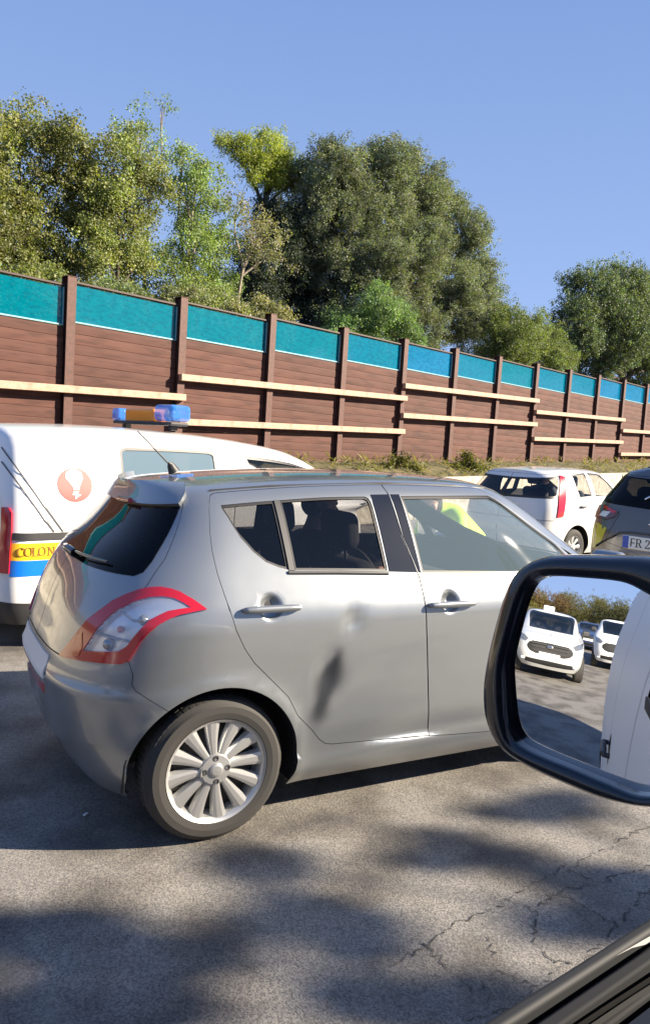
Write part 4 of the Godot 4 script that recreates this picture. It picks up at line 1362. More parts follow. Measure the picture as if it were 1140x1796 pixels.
	for i in 6:
		var q: Array = [[-66.0, -33.0], [-68.0, -26.0], [-70.0, -20.5], [-72.0, -15.0], [-66.0, -10.5], [-60.0, -6.6]][i]
		lobes = []
		for j in 14:
			var y := rng.randf_range(0.8, 5.0 + (0.8 if i == 1 else 0.0))
			lobes.append([q[0] + rng.randf_range(-3.0, 3.0), y, q[1] + rng.randf_range(-4.2, 4.2), rng.randf_range(0.9, 1.7)])
		tree("roadside_tree", backs[i], "tree", "trees in the mirror", Vector3(q[0], 0, q[1]), lobes, 6, "broad", [Color(0.17, 0.13, 0.06), Color(0.20, 0.19, 0.05), Color(0.18, 0.12, 0.055), Color(0.16, 0.15, 0.05), Color(0.13, 0.13, 0.05), Color(0.07, 0.075, 0.03)][i], 0.4, "bark", 0.2, 0.5)
	lobes = []
	for j in 16:
		lobes.append([-27.0 + rng.randf_range(-2.5, 2.5), rng.randf_range(2.6, 8.0), -0.9 + rng.randf_range(-0.6, 2.6), rng.randf_range(0.6, 1.2)])
	tree("roadside_tree", "dark tree hanging over the road at the top corner of the mirror", "tree", "", Vector3(-27, 0, 3.5), lobes, 12, "broad", Color(0.05, 0.058, 0.022), 0.4, "bark", 0.25, 0.3)

func all_wheels(root: Node3D, b: Body, r: float, w: float, rim: float, spokes: int, track: float, fine: bool) -> void:
	for a in b.arches:
		for s in [1.0, -1.0]:
			build_wheel(root, Vector3(a[0], r, s * (track - w / 2)), r, w, rim, spokes, s, fine and s > 0 and a[0] < 1.0, 0.12)

func door_handle(root: Node, b: Body, u: float, v: float, side: float, paint: String, length := 0.125) -> void:
	var acc := Acc.new()
	var a := on_body(b, u - length, v, 0.024, side)
	var c := on_body(b, u + length, v, 0.024, side)
	var out := (b.normal(u - length, v) * Vector3(1, 1, side) * 0.03)
	tube(acc, [a - out, a - out * 0.25, a.lerp(c, 0.04), a.lerp(c, 0.2), a.lerp(c, 0.5), a.lerp(c, 0.8), a.lerp(c, 0.96), c - out * 0.25, c - out], [0.010, 0.012, 0.0135, 0.0155, 0.0165, 0.0155, 0.0135, 0.012, 0.010], 10, 0.85)
	part(root, "door_handle", acc.mesh(), M[paint])

func silver_car() -> void:
	var root := thing("silver_hatchback", "silver grey five-door hatchback with a dented rear door in the next lane", "car", Vector3(2.19, 0, -3.15), 0.3063)
	var b := body_swift()
	b.arches = [[0.0, 0.305, 0.362, 0.012], [2.43, 0.305, 0.362, 0.012]]
	b.dents = [[0.49, 0.67, 0.06, 0.11, 0.012], [0.60, 0.91, 0.05, 0.05, 0.011]]
	b.dishes = [[0.2, 0.985, 0.062, 0.034], [1.14, 0.968, 0.062, 0.034]]
	var ring := []
	var ring2 := []
	for i in 28:
		ring.append_array([0.2 + 0.062 * cos(TAU * i / 28), 0.985 + 0.062 * sin(TAU * i / 28)])
		ring2.append_array([1.14 + 0.062 * cos(TAU * i / 28), 0.968 + 0.062 * sin(TAU * i / 28)])
	var quarter := [-0.036, 1.453, 0.285, 1.454, 0.306, 1.134, 0.257, 1.148, 0.201, 1.173, 0.149, 1.224, 0.091, 1.311, 0.019, 1.397, -0.03, 1.44]
	var rearw := [0.312, 1.454, 0.517, 1.456, 0.755, 1.454, 0.772, 1.447, 0.781, 1.43, 0.785, 1.405, 0.809, 1.13, 0.805, 1.116, 0.332, 1.133]
	var frontw := [0.961, 1.455, 1.85, 1.475, 1.90, 1.457, 1.976, 1.394, 2.12, 1.251, 2.135, 1.225, 2.12, 1.09, 1.58, 1.086, 1.003, 1.103, 0.981, 1.301]
	var tri := [2.175, 1.215, 2.17, 1.095, 2.30, 1.10]
	var lamp := [-0.681, 0.733, -0.648, 0.798, -0.577, 0.915, -0.496, 0.998, -0.445, 1.03, -0.397, 1.053, -0.355, 1.064, -0.313, 1.068, -0.27, 1.063, -0.231, 1.053, -0.17, 1.025, -0.107, 0.988, -0.16, 0.98, -0.22, 0.969, -0.26, 0.952, -0.296, 0.929, -0.325, 0.897, -0.35, 0.858, -0.377, 0.783, -0.40, 0.768, -0.511, 0.757]
	var lens := [-0.561, 0.79, -0.522, 0.891, -0.495, 0.935, -0.461, 0.972, -0.41, 1.005, -0.352, 1.027, -0.30, 1.033, -0.254, 1.029, -0.21, 1.012, -0.178, 0.995, -0.22, 0.99, -0.27, 0.981, -0.30, 0.966, -0.333, 0.944, -0.36, 0.908, -0.382, 0.866, -0.403, 0.82]
	var p := [
		{"n": "window_seal", "p": quarter, "m": "seal", "ring": 0.011, "off": -0.003, "cell": 0.08, "in": "rear_door"},
		{"n": "window_seal", "p": rearw, "m": "seal", "ring": 0.010, "off": -0.003, "cell": 0.08, "in": "rear_door"},
		{"n": "window_seal", "p": frontw, "m": "seal", "ring": 0.012, "off": -0.003, "cell": 0.08, "in": "front_door"},
		{"n": "quarter_window", "p": quarter, "m": "glass_tint", "off": -0.008, "glass": true, "in": "rear_door"},
		{"n": "door_window", "p": rearw, "m": "glass_tint", "off": -0.008, "glass": true, "in": "rear_door"},
		{"n": "door_window", "p": frontw, "m": "glass_dusty_sheen", "off": -0.008, "glass": true, "in": "front_door"},
		{"n": "corner_window", "p": tri, "m": "glass_clear", "off": -0.006, "glass": true},
		{"n": "window_divider", "p": [0.285, 1.455, 0.312, 1.455, 0.334, 1.132, 0.304, 1.132], "m": "trim_grey", "off": 0.002, "sk": 0.01, "in": "rear_door"},
		{"n": "pillar_trim", "p": [0.79, 1.462, 0.896, 1.463, 0.918, 1.27, 0.972, 1.106, 0.817, 1.113, 0.793, 1.41], "m": "gloss_black", "off": 0.001, "in": "rear_door"},
		{"n": "pillar_trim", "p": [0.904, 1.463, 0.955, 1.463, 0.975, 1.301, 0.997, 1.103, 0.982, 1.106, 0.927, 1.272], "m": "gloss_black", "off": 0.001, "in": "front_door"},
		{"n": "lamp_lens", "p": lens, "m": "lens", "off": 0.006, "cell": 0.03, "in": "tail_lamp"},
		{"n": "lamp_reflector", "p": lens, "m": "lamp_inner", "off": -0.018, "sk": -0.02, "cell": 0.03, "cuts": false, "in": "tail_lamp"},
		{"n": "tail_lamp", "p": lamp, "m": "lamp_red", "off": 0.010, "sk": 0.02, "hole": lens, "cell": 0.03},
		{"n": "indicator_lens", "p": [-0.675, 0.742, -0.64, 0.80, -0.585, 0.86, -0.565, 0.80, -0.57, 0.765, -0.63, 0.748], "m": "lamp_orange", "off": 0.0125, "cuts": false, "cell": 0.03, "in": "tail_lamp"},
		{"n": "spoiler", "p": [-1.05, 1.445, -0.62, 1.452, -0.362, 1.458, -0.315, 1.50, -0.275, 1.60, -0.62, 1.66, -1.05, 1.70], "m": "silver", "off": 0.022, "sk": 0.04, "where": "full", "in": "tailgate"},
		{"n": "rear_window", "p": [-0.364, 1.456, -0.379, 1.392, -0.391, 1.306, -0.40, 1.18, -0.415, 1.125, -0.45, 1.103, -0.551, 1.101, -0.774, 1.099, -1.05, 1.10, -1.05, 1.445, -0.62, 1.452], "m": "glass_dark", "off": 0.003, "sk": 0.01, "where": "full", "glass": true, "in": "tailgate"},
		{"n": "number_plate", "p": [-1.05, 0.705, -0.775, 0.705, -0.775, 0.605, -1.05, 0.60], "m": "plate", "off": 0.004, "sk": 0.006, "where": "full", "in": "rear_bumper"},
		{"n": "reflector", "p": [-1.05, 0.585, -0.775, 0.585, -0.785, 0.54, -1.05, 0.535], "m": "lamp_red", "off": 0.003, "sk": 0.005, "where": "full", "in": "rear_bumper"},
		{"n": "handle_bowl", "p": ring, "m": "silver", "cell": 0.012, "in": "rear_door"},
		{"n": "handle_bowl", "p": ring2, "m": "silver", "cell": 0.012, "in": "front_door"},
		{"n": "windscreen", "p": [2.25, 1.50, 2.32, 1.37, 2.52, 1.2, 2.72, 1.09, 3.4, 1.09, 3.4, 1.53, 2.5, 1.53], "m": "glass_clear", "off": -0.003, "where": "full", "glass": true},
		{"n": "headlamp", "p": [2.55, 0.90, 2.75, 0.80, 2.98, 0.72, 2.95, 0.66, 2.7, 0.66, 2.58, 0.76], "m": "lamp_clear", "off": 0.004, "sk": 0.01},
		{"n": "bonnet", "p": [2.70, 1.06, 2.55, 0.95, 2.75, 0.86, 3.0, 0.80, 3.4, 0.79, 3.4, 1.075], "m": "silver", "gap": 0.003, "where": "full"},
		{"n": "grille", "p": [3.0, 0.30, 3.4, 0.28, 3.4, 0.50, 2.98, 0.48], "m": "liner", "off": -0.02, "where": "full", "in": "front_bumper"},
		{"n": "front_bumper", "p": [2.45, 0.17, 3.4, 0.17, 3.4, 0.70, 2.98, 0.68, 2.7, 0.64, 2.45, 0.60], "m": "silver", "gap": 0.003, "where": "full"},
		{"n": "tailgate", "p": [-0.342, 1.475, -0.342, 1.2, -0.375, 1.07, -0.45, 0.95, -0.6, 0.78, -0.672, 0.736, -0.802, 0.732, -1.05, 0.727, -1.05, 1.475], "m": "silver", "gap": 0.003, "where": "full"},
		{"n": "bumper_insert", "p": [-1.05, 0.36, -0.70, 0.365, -0.62, 0.40, -0.44, 0.43, -0.345, 0.36, -0.355, 0.17, -1.05, 0.17], "m": "silver", "off": -0.010, "where": "full", "in": "rear_bumper"},
		{"n": "rear_bumper", "p": [-1.05, 0.727, -0.80, 0.732, -0.672, 0.736, -0.5, 0.76, -0.376, 0.781, -0.35, 0.73, -0.347, 0.69, -0.33, 0.667, -0.285, 0.64, -0.20, 0.58, -0.1, 0.5, -0.1, 0.17, -1.05, 0.17], "m": "silver", "gap": 0.0025, "where": "full"},
		{"n": "rear_door", "p": [-0.126, 1.339, -0.14, 1.44, -0.135, 1.475, -0.115, 1.498, -0.07, 1.507, 0.25, 1.508, 0.886, 1.512, 0.922, 1.272, 0.982, 1.084, 1.001, 0.856, 1.04, 0.55, 1.075, 0.317, 0.773, 0.33, 0.54, 0.344, 0.505, 0.352, 0.47, 0.378, 0.43, 0.425, 0.347, 0.506, 0.296, 0.595, 0.19, 0.698, 0.131, 0.755, 0.081, 0.821, 0.035, 0.90, 0.001, 0.984, -0.061, 1.129, -0.10, 1.24], "m": "silver", "gap": 0.003, "cell": 0.035},
		{"n": "front_door", "p": [0.886, 1.512, 1.84, 1.515, 1.95, 1.478, 2.12, 1.33, 2.36, 1.12, 2.42, 1.03, 2.42, 0.6, 2.33, 0.36, 2.2, 0.29, 1.364, 0.29, 1.075, 0.317, 1.04, 0.55, 1.001, 0.856, 0.982, 1.084, 0.922, 1.272], "m": "silver", "gap": 0.003},
	]
	var made := build_body(root, b, {"panels": p, "cell": 0.045, "paint": "silver"})
	for s in [1.0, -1.0]:
		door_handle(made["rear_door%d" % int(s)], b, 0.2, 0.977, s, "silver")
		door_handle(made["front_door%d" % int(s)], b, 1.14, 0.957, s, "silver")
		var w := Acc.new()
		rbox(w, Vector3(0.12, 0.15, 0.2), 0.05, Transform3D(Basis(Vector3.UP, s * 0.2), b.P(2.2, 1.08) * Vector3(1, 1, s) + Vector3(0, 0.05, s * 0.14)), 4)
		tube(w, [b.P(2.25, 1.08) * Vector3(1, 1, s), b.P(2.2, 1.08) * Vector3(1, 1, s) + Vector3(0, 0.02, s * 0.1)], [0.03, 0.03], 8)
		part(root, "door_mirror", w.mesh(), M["silver"])
		part(root, "roof_channel", body_tube(b, [[-0.10, 1.524, 0.0], [0.3, 1.524, 0.001], [0.9, 1.524, 0.001], [1.5, 1.524, 0.001], [2.05, 1.522, 0.0]], 0.005, s), M["seal"])
		part(root, "belt_moulding", body_tube(b, [[0.30, 1.122, 0.003], [0.55, 1.115, 0.004], [0.81, 1.105, 0.003]], 0.009, s, 0.6), M["trim_grey"])
		# bulbs and ribs behind the clear lens
		for q in [[-0.36, 0.945, 0.022, "lamp_bulb"], [-0.47, 0.835, 0.026, "lamp_bulb"], [-0.44, 0.90, 0.014, "lamp_orange"]]:
			var bulb := SphereMesh.new()
			bulb.radius = q[2]
			bulb.height = q[2] * 2
			bulb.radial_segments = 14
			bulb.rings = 8
			part(made["tail_lamp%d" % int(s)], "bulb", bulb, M[q[3]], Transform3D(Basis(), on_body(b, q[0], q[1], -0.012, s)))
		part(made["tail_lamp%d" % int(s)], "lamp_rib", body_tube(b, [[-0.535, 0.868, -0.008], [-0.46, 0.862, -0.008], [-0.385, 0.855, -0.008]], 0.005, s), M["lamp_bulb"])
		part(made["tail_lamp%d" % int(s)], "lamp_rib", body_tube(b, [[-0.455, 0.968, -0.008], [-0.40, 0.94, -0.008], [-0.34, 0.94, -0.008]], 0.005, s), M["lamp_bulb"])
	# a dark reflection low on the dented door, painted as a soft-edged patch
	var refl := Acc.new()
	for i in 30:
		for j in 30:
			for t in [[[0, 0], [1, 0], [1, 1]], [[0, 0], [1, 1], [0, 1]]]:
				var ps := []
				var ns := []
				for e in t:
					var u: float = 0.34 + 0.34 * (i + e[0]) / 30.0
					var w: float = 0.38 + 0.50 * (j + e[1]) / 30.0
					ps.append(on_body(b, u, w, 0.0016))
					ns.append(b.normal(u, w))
				refl.tri(ps[0], ps[1], ps[2], ns[0], ns[1], ns[2])
	for i in refl.v.size():
		var q := refl.v[i]
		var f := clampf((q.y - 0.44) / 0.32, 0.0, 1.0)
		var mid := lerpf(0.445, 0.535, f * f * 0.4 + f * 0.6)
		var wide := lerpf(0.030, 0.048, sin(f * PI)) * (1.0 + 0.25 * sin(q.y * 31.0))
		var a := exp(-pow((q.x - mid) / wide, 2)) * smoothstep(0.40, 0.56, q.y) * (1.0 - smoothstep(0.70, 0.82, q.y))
		refl.col[i] = Color(0.018, 0.02, 0.028, 0.88 * a)
	part(made["rear_door1"], "painted_reflection", refl.mesh(true), M["dark_reflection"])
	# wiper, aerial and high brake lamp
	var wiper := part(made["tailgate1"], "rear_wiper", body_tube(b, [[-1.0, 1.115, 0.03], [-0.9, 1.12, 0.035], [-0.80, 1.125, 0.03], [-0.70, 1.13, 0.025], [-0.6, 1.135, 0.02]], 0.006), M["gloss_black"])
	part(wiper, "wiper_pivot", body_tube(b, [[-1.02, 1.11, 0.0], [-1.0, 1.112, 0.05], [-0.95, 1.115, 0.05], [-0.9, 1.115, 0.03]], 0.018), M["gloss_black"])
	part(made["spoiler1"], "brake_lamp", body_tube(b, [[-0.95, 1.45, 0.034], [-0.85, 1.45, 0.034], [-0.75, 1.452, 0.034]], 0.012), M["lamp_red"])
	var ae := Acc.new()
	tube(ae, [Vector3(0.02, 1.50, 0.0), Vector3(0.0, 1.535, 0.0), Vector3(-0.01, 1.545, 0.0)], [0.03, 0.018, 0.006], 10)
	tube(ae, [Vector3(0.0, 1.53, 0.0), Vector3(-0.17, 1.69, 0.0)], [0.0045, 0.003], 6)
	part(root, "aerial", ae.mesh(), M["plastic"])
	all_wheels(root, b, 0.305, 0.185, 0.218, 12, 0.836, true)
	build_cabin(root, 0.95, 0.05, 1.75, 0.46)
	# the driver, in a fluorescent jacket
	var d := thing("person", "dark clothed driver at the wheel of the silver hatchback", "person")
	d.transform = root.transform * Transform3D(Basis(), Vector3(1.13, 0.61, -0.36))
	build_driver(d, [Vector3(0.30, 0.30, -0.16), Vector3(0.30, 0.30, 0.16)], "dark_cloth", "dark_cloth", "hair")
	var w := thing("person", "worker in a fluorescent yellow jacket bending down beyond the front window of the silver hatchback", "person")
	w.transform = root.transform
	build_stooping(w)

func rescue_van() -> void:
	var root := thing("rescue_van", "white emergency van with a yellow and blue band and beacons on its roof", "van", Vector3(2.99, 0.01, -6.21), 0.0524)
	var b := body_van()
	b.arches = [[0.05, 0.31, 0.37, 0.0], [2.78, 0.31, 0.37, 0.0]]
	var w2 := [0.35, 1.30, 0.352, 1.52, 0.37, 1.55, 0.41, 1.562, 1.22, 1.578, 1.27, 1.57, 1.295, 1.545, 1.30, 1.30, 1.27, 1.24, 0.40, 1.22, 0.36, 1.24]
	var w1 := [1.60, 1.575, 1.95, 1.583, 2.2, 1.58, 2.40, 1.55, 2.66, 1.40, 2.85, 1.20, 1.66, 1.20, 1.60, 1.26]
	var circle := []
	for i in 32:
		circle.append_array([-0.051 + 0.14 * cos(TAU * i / 32), 1.258 + 0.132 * sin(TAU * i / 32)])
	var p := [
		{"n": "window_seal", "p": w2, "m": "trim_grey", "ring": 0.022, "off": -0.001},
		{"n": "window_seal", "p": w1, "m": "seal", "ring": 0.03, "off": -0.001},
		{"n": "side_window", "p": w2, "m": "glass_film", "off": -0.008, "glass": true},
		{"n": "door_window", "p": w1, "m": "glass", "off": -0.006, "glass": true},
		{"n": "windscreen", "p": [2.75, 1.58, 2.95, 1.30, 3.1, 1.14, 3.9, 1.12, 3.9, 1.64, 3.0, 1.64], "m": "glass", "off": -0.004, "where": "full", "glass": true},
		{"n": "tail_lamp", "p": [-0.77, 0.60, -0.685, 0.60, -0.69, 1.04, -0.715, 1.08, -0.77, 1.08], "m": "lamp_red", "off": 0.02, "sk": 0.03},
		{"n": "side_moulding", "p": [-0.68, 0.846, 2.4, 0.846, 2.4, 0.898, -0.68, 0.898], "m": "plastic", "off": 0.012, "sk": 0.014, "cuts": false},
		{"n": "yellow_band", "p": [-0.685, 0.695, 2.4, 0.695, 2.4, 0.822, -0.685, 0.822], "m": "band_yellow", "off": 0.002, "cuts": false},
		{"n": "blue_band", "p": [-0.685, 0.575, 2.4, 0.575, 2.4, 0.692, -0.685, 0.692], "m": "band_blue", "off": 0.002, "cuts": false},
		{"n": "diagonal_strip", "p": [-0.809, 1.551, -0.721, 1.452, -0.631, 1.352, -0.528, 1.256, -0.409, 1.165, -0.291, 1.074, -0.224, 0.981, -0.165, 0.902, -0.151, 0.902, -0.212, 0.984, -0.279, 1.078, -0.396, 1.170, -0.516, 1.263, -0.621, 1.359, -0.711, 1.459, -0.80, 1.558], "m": "trim_grey", "off": 0.004, "cuts": false, "cell": 0.04},
		{"n": "diagonal_strip", "p": [-0.804, 1.431, -0.732, 1.348, -0.659, 1.269, -0.578, 1.194, -0.485, 1.12, -0.381, 1.044, -0.285, 0.967, -0.236, 0.902, -0.222, 0.902, -0.273, 0.972, -0.370, 1.050, -0.475, 1.127, -0.568, 1.201, -0.649, 1.276, -0.722, 1.355, -0.794, 1.438], "m": "trim_grey", "off": 0.004, "cuts": false, "cell": 0.04},
		{"n": "emblem", "p": circle, "m": "emblem_red", "off": 0.003, "cuts": false, "cell": 0.04},
		{"n": "emblem_mark", "p": [-0.1254, 1.3111, -0.1177, 1.3544, -0.0789, 1.3790, -0.0325, 1.3790, 0.0062, 1.3544, 0.0172, 1.3111, -0.0170, 1.2390, -0.0200, 1.2173, -0.0665, 1.2173, -0.0695, 1.2390], "m": "emblem_white", "off": 0.0055, "cuts": false, "cell": 0.04, "in": "emblem"},
		{"n": "emblem_mark", "p": [-0.0665, 1.2072, -0.0230, 1.2072, -0.0325, 1.1856, -0.0076, 1.1826, -0.0602, 1.1452, -0.0510, 1.1770, -0.0789, 1.1799], "m": "emblem_white", "off": 0.0055, "cuts": false, "cell": 0.04, "in": "emblem"},
		{"n": "emblem_line", "p": [-0.0974, 1.3125, -0.0912, 1.3125, -0.0540, 1.2462, -0.0602, 1.2462], "m": "emblem_red", "off": 0.008, "cuts": false, "cell": 0.04, "in": "emblem"},
		{"n": "emblem_line", "p": [-0.0076, 1.3125, -0.0138, 1.3125, -0.0325, 1.2462, -0.0263, 1.2462], "m": "emblem_red", "off": 0.008, "cuts": false, "cell": 0.04, "in": "emblem"},
		{"n": "emblem_line", "p": [-0.1099, 1.3269, 0.0017, 1.3269, 0.0017, 1.3213, -0.1099, 1.3213], "m": "emblem_red", "off": 0.008, "cuts": false, "cell": 0.04, "in": "emblem"},
		{"n": "sliding_door", "p": [0.262, 1.66, 0.225, 1.20, 0.235, 0.92, 0.41, 0.62, 0.46, 0.33, 1.40, 0.33, 1.42, 1.2, 1.44, 1.655], "m": "white", "gap": 0.003},
		{"n": "front_door", "p": [1.44, 1.655, 1.42, 1.2, 1.40, 0.33, 2.35, 0.33, 2.40, 0.7, 2.72, 1.0, 3.0, 1.14, 2.75, 1.42, 2.50, 1.62], "m": "white", "gap": 0.003},
		{"n": "bonnet", "p": [2.9, 0.98, 3.2, 0.88, 3.9, 0.86, 3.9, 1.10, 3.1, 1.12], "m": "white", "gap": 0.003, "where": "full"},
		{"n": "lower_skirt", "p": [-1.25, 0.20, -0.25, 0.20, -0.25, 0.36, -1.25, 0.40], "m": "plastic", "off": 0.004, "where": "full"},
		{"n": "lower_skirt", "p": [0.35, 0.20, 2.5, 0.20, 2.5, 0.36, 0.35, 0.36], "m": "plastic", "off": 0.004},
		{"n": "lower_skirt", "p": [3.0, 0.20, 3.9, 0.20, 3.9, 0.36, 3.0, 0.36], "m": "plastic", "off": 0.004, "where": "full"},
	]
	var made := build_body(root, b, {"panels": p, "cell": 0.08, "paint": "white"})
	all_wheels(root, b, 0.305, 0.185, 0.2, 8, 0.83, false)
	build_cabin(root, 1.55, 0.55, 2.6, 0.62)
	# the word on the yellow band
	var word := "COLONNA"
	for s in [1.0, -1.0]:
		for i in word.length():
			var u: float = -0.60 + 0.088 * i
			if s < 0:
				u = -0.60 + 0.088 * (word.length() - 1 - i)
			var n := b.normal(u, 0.757) * Vector3(1, 1, s)
			part(made["yellow_band%d" % int(s)], "letter", letters(word[i], 0.066, 0.003), M["band_brown"], Transform3D(frame(n), on_body(b, u, 0.757, 0.004, s)))
	# beacons across the roof
	var bar := Node3D.new()
	bar.name = "light_bar"
	root.add_child(bar)
	bar.position = Vector3(1.03, 1.78, 0)
	var ba := Acc.new()
	rbox(ba, Vector3(0.19, 0.03, 1.06), 0.012, Transform3D(Basis(), Vector3(0, 0.01, 0)))
	for z in [-0.42, 0.42]:
		rbox(ba, Vector3(0.07, 0.06, 0.06), 0.01, Transform3D(Basis(), Vector3(0, -0.02, z)))
	part(bar, "bar_base", ba.mesh(), M["plastic"])
	part(bar, "beacon", rbox_mesh(Vector3(0.22, 0.15, 0.30), 0.04, 4), M["beacon_blue"], Transform3D(Basis(), Vector3(0, 0.105, 0.40)))
	part(bar, "beacon", rbox_mesh(Vector3(0.19, 0.125, 0.13), 0.03, 4), M["beacon_blue"], Transform3D(Basis(), Vector3(0, 0.085, -0.50)))
	for z in [0.31, 0.40, 0.49, -0.50]:
		part(bar, "reflector", rbox_mesh(Vector3(0.05, 0.09, 0.045), 0.02, 2), M["chrome"], Transform3D(Basis(), Vector3(0, 0.09, z)))
	part(bar, "beacon", rbox_mesh(Vector3(0.15, 0.125, 0.52), 0.02, 3), M["beacon_amber"], Transform3D(Basis(), Vector3(0, 0.08, -0.07)))

func frame(n: Vector3) -> Basis:
	var y := (Vector3.UP - n * n.y).normalized()
	return Basis(y.cross(n), y, n)

func letters(text: String, size: float, depth: float) -> ArrayMesh:
	var t := TextMesh.new()
	var f := SystemFont.new()
	f.font_names = PackedStringArray(["Droid Serif"])
	if text.begins_with("F"):
		f.font_names = PackedStringArray(["Droid Sans"])
	t.font = f
	t.text = text
	t.font_size = 64
	t.pixel_size = size / 46.0
	t.depth = depth
	var m := ArrayMesh.new()
	m.add_surface_from_arrays(Mesh.PRIMITIVE_TRIANGLES, t.get_mesh_arrays())
	return m

func white_hatchback() -> void:
	var root := thing("white_hatchback", "older white hatchback with tall red tail lamps ahead of the van", "car", Vector3(10.9, 0.09, -6.03), 0.14)
	var b := body_punto()
	b.arches = [[0.30, 0.30, 0.35, 0.008], [2.55, 0.30, 0.35, 0.008]]
	var w2 := [0.31, 1.425, 0.69, 1.45, 0.735, 1.085, 0.38, 1.055, 0.33, 1.2]
	var w1 := [0.77, 1.452, 1.3, 1.44, 1.55, 1.33, 1.80, 1.10, 0.81, 1.08]
	var p := [
		{"n": "window_seal", "p": w2, "m": "seal", "ring": 0.02, "off": -0.002},
		{"n": "window_seal", "p": w1, "m": "seal", "ring": 0.02, "off": -0.002},
		{"n": "door_window", "p": w2, "m": "glass_clear", "off": -0.008, "glass": true},
		{"n": "door_window", "p": w1, "m": "glass_clear", "off": -0.008, "glass": true},
		{"n": "window_frame", "p": [-0.95, 1.40, -0.05, 1.425, -0.05, 1.40, -0.22, 1.065, -0.30, 1.045, -0.95, 1.02], "m": "seal", "ring": 0.035, "off": 0.001, "where": "full", "in": "tailgate"},
		{"n": "rear_window", "p": [-0.95, 1.40, -0.05, 1.425, -0.05, 1.40, -0.22, 1.065, -0.30, 1.045, -0.95, 1.02], "m": "glass_clear", "off": -0.003, "where": "full", "glass": true, "in": "tailgate"},
		{"n": "tail_lamp", "p": [0.005, 1.43, 0.12, 1.40, 0.09, 1.25, 0.012, 1.104, -0.05, 0.95, -0.108, 0.779, -0.244, 0.768, -0.225, 0.95, -0.20, 1.079, -0.10, 1.28], "m": "lamp_red", "off": 0.014, "sk": 0.025},
		{"n": "windscreen", "p": [1.75, 1.45, 2.05, 1.25, 2.3, 1.06, 3.4, 1.06, 3.4, 1.475, 1.9, 1.475], "m": "glass_clear", "off": -0.004, "where": "full", "glass": true},
		{"n": "number_plate", "p": [-0.95, 0.70, -0.68, 0.70, -0.68, 0.59, -0.95, 0.59], "m": "plate", "off": 0.01, "sk": 0.012, "where": "full"},
		{"n": "tailgate", "p": [-0.95, 1.47, -0.02, 1.45, -0.21, 1.075, -0.26, 0.76, -0.3, 0.72, -0.95, 0.72], "m": "white_warm", "gap": 0.004, "where": "full"},
		{"n": "rear_bumper", "p": [-0.95, 0.715, -0.3, 0.715, -0.12, 0.68, -0.05, 0.5, -0.05, 0.2, -0.95, 0.2], "m": "white_warm", "gap": 0.004, "where": "full"},
		{"n": "rear_door", "p": [0.20, 1.47, 0.24, 1.2, 0.30, 0.95, 0.5, 0.72, 0.68, 0.55, 0.72, 0.32, 0.80, 0.32, 0.78, 1.07, 0.73, 1.47], "m": "white_warm", "gap": 0.004},
		{"n": "front_door", "p": [0.73, 1.47, 0.78, 1.07, 0.80, 0.32, 1.9, 0.32, 2.0, 1.0, 1.6, 1.38, 1.35, 1.47], "m": "white_warm", "gap": 0.004},
	]
	var made := build_body(root, b, {"panels": p, "cell": 0.08, "paint": "white_warm"})
	for s in [1.0, -1.0]:
		door_handle(made["rear_door%d" % int(s)], b, 0.42, 0.93, s, "plastic", 0.07)
	all_wheels(root, b, 0.29, 0.175, 0.19, 8, 0.81, false)
	build_cabin(root, 0.9, -0.05, 1.7, 0.50, 0.34, false)
	var d := thing("person", "dark clothed driver seen through the rear window of the white hatchback", "person")
	d.transform = root.transform * Transform3D(Basis(), Vector3(1.08, 0.64, -0.34))
	build_driver(d, [Vector3(0.30, 0.30, -0.16), Vector3(0.30, 0.30, 0.16)], "dark_cloth", "dark_cloth", "hair")

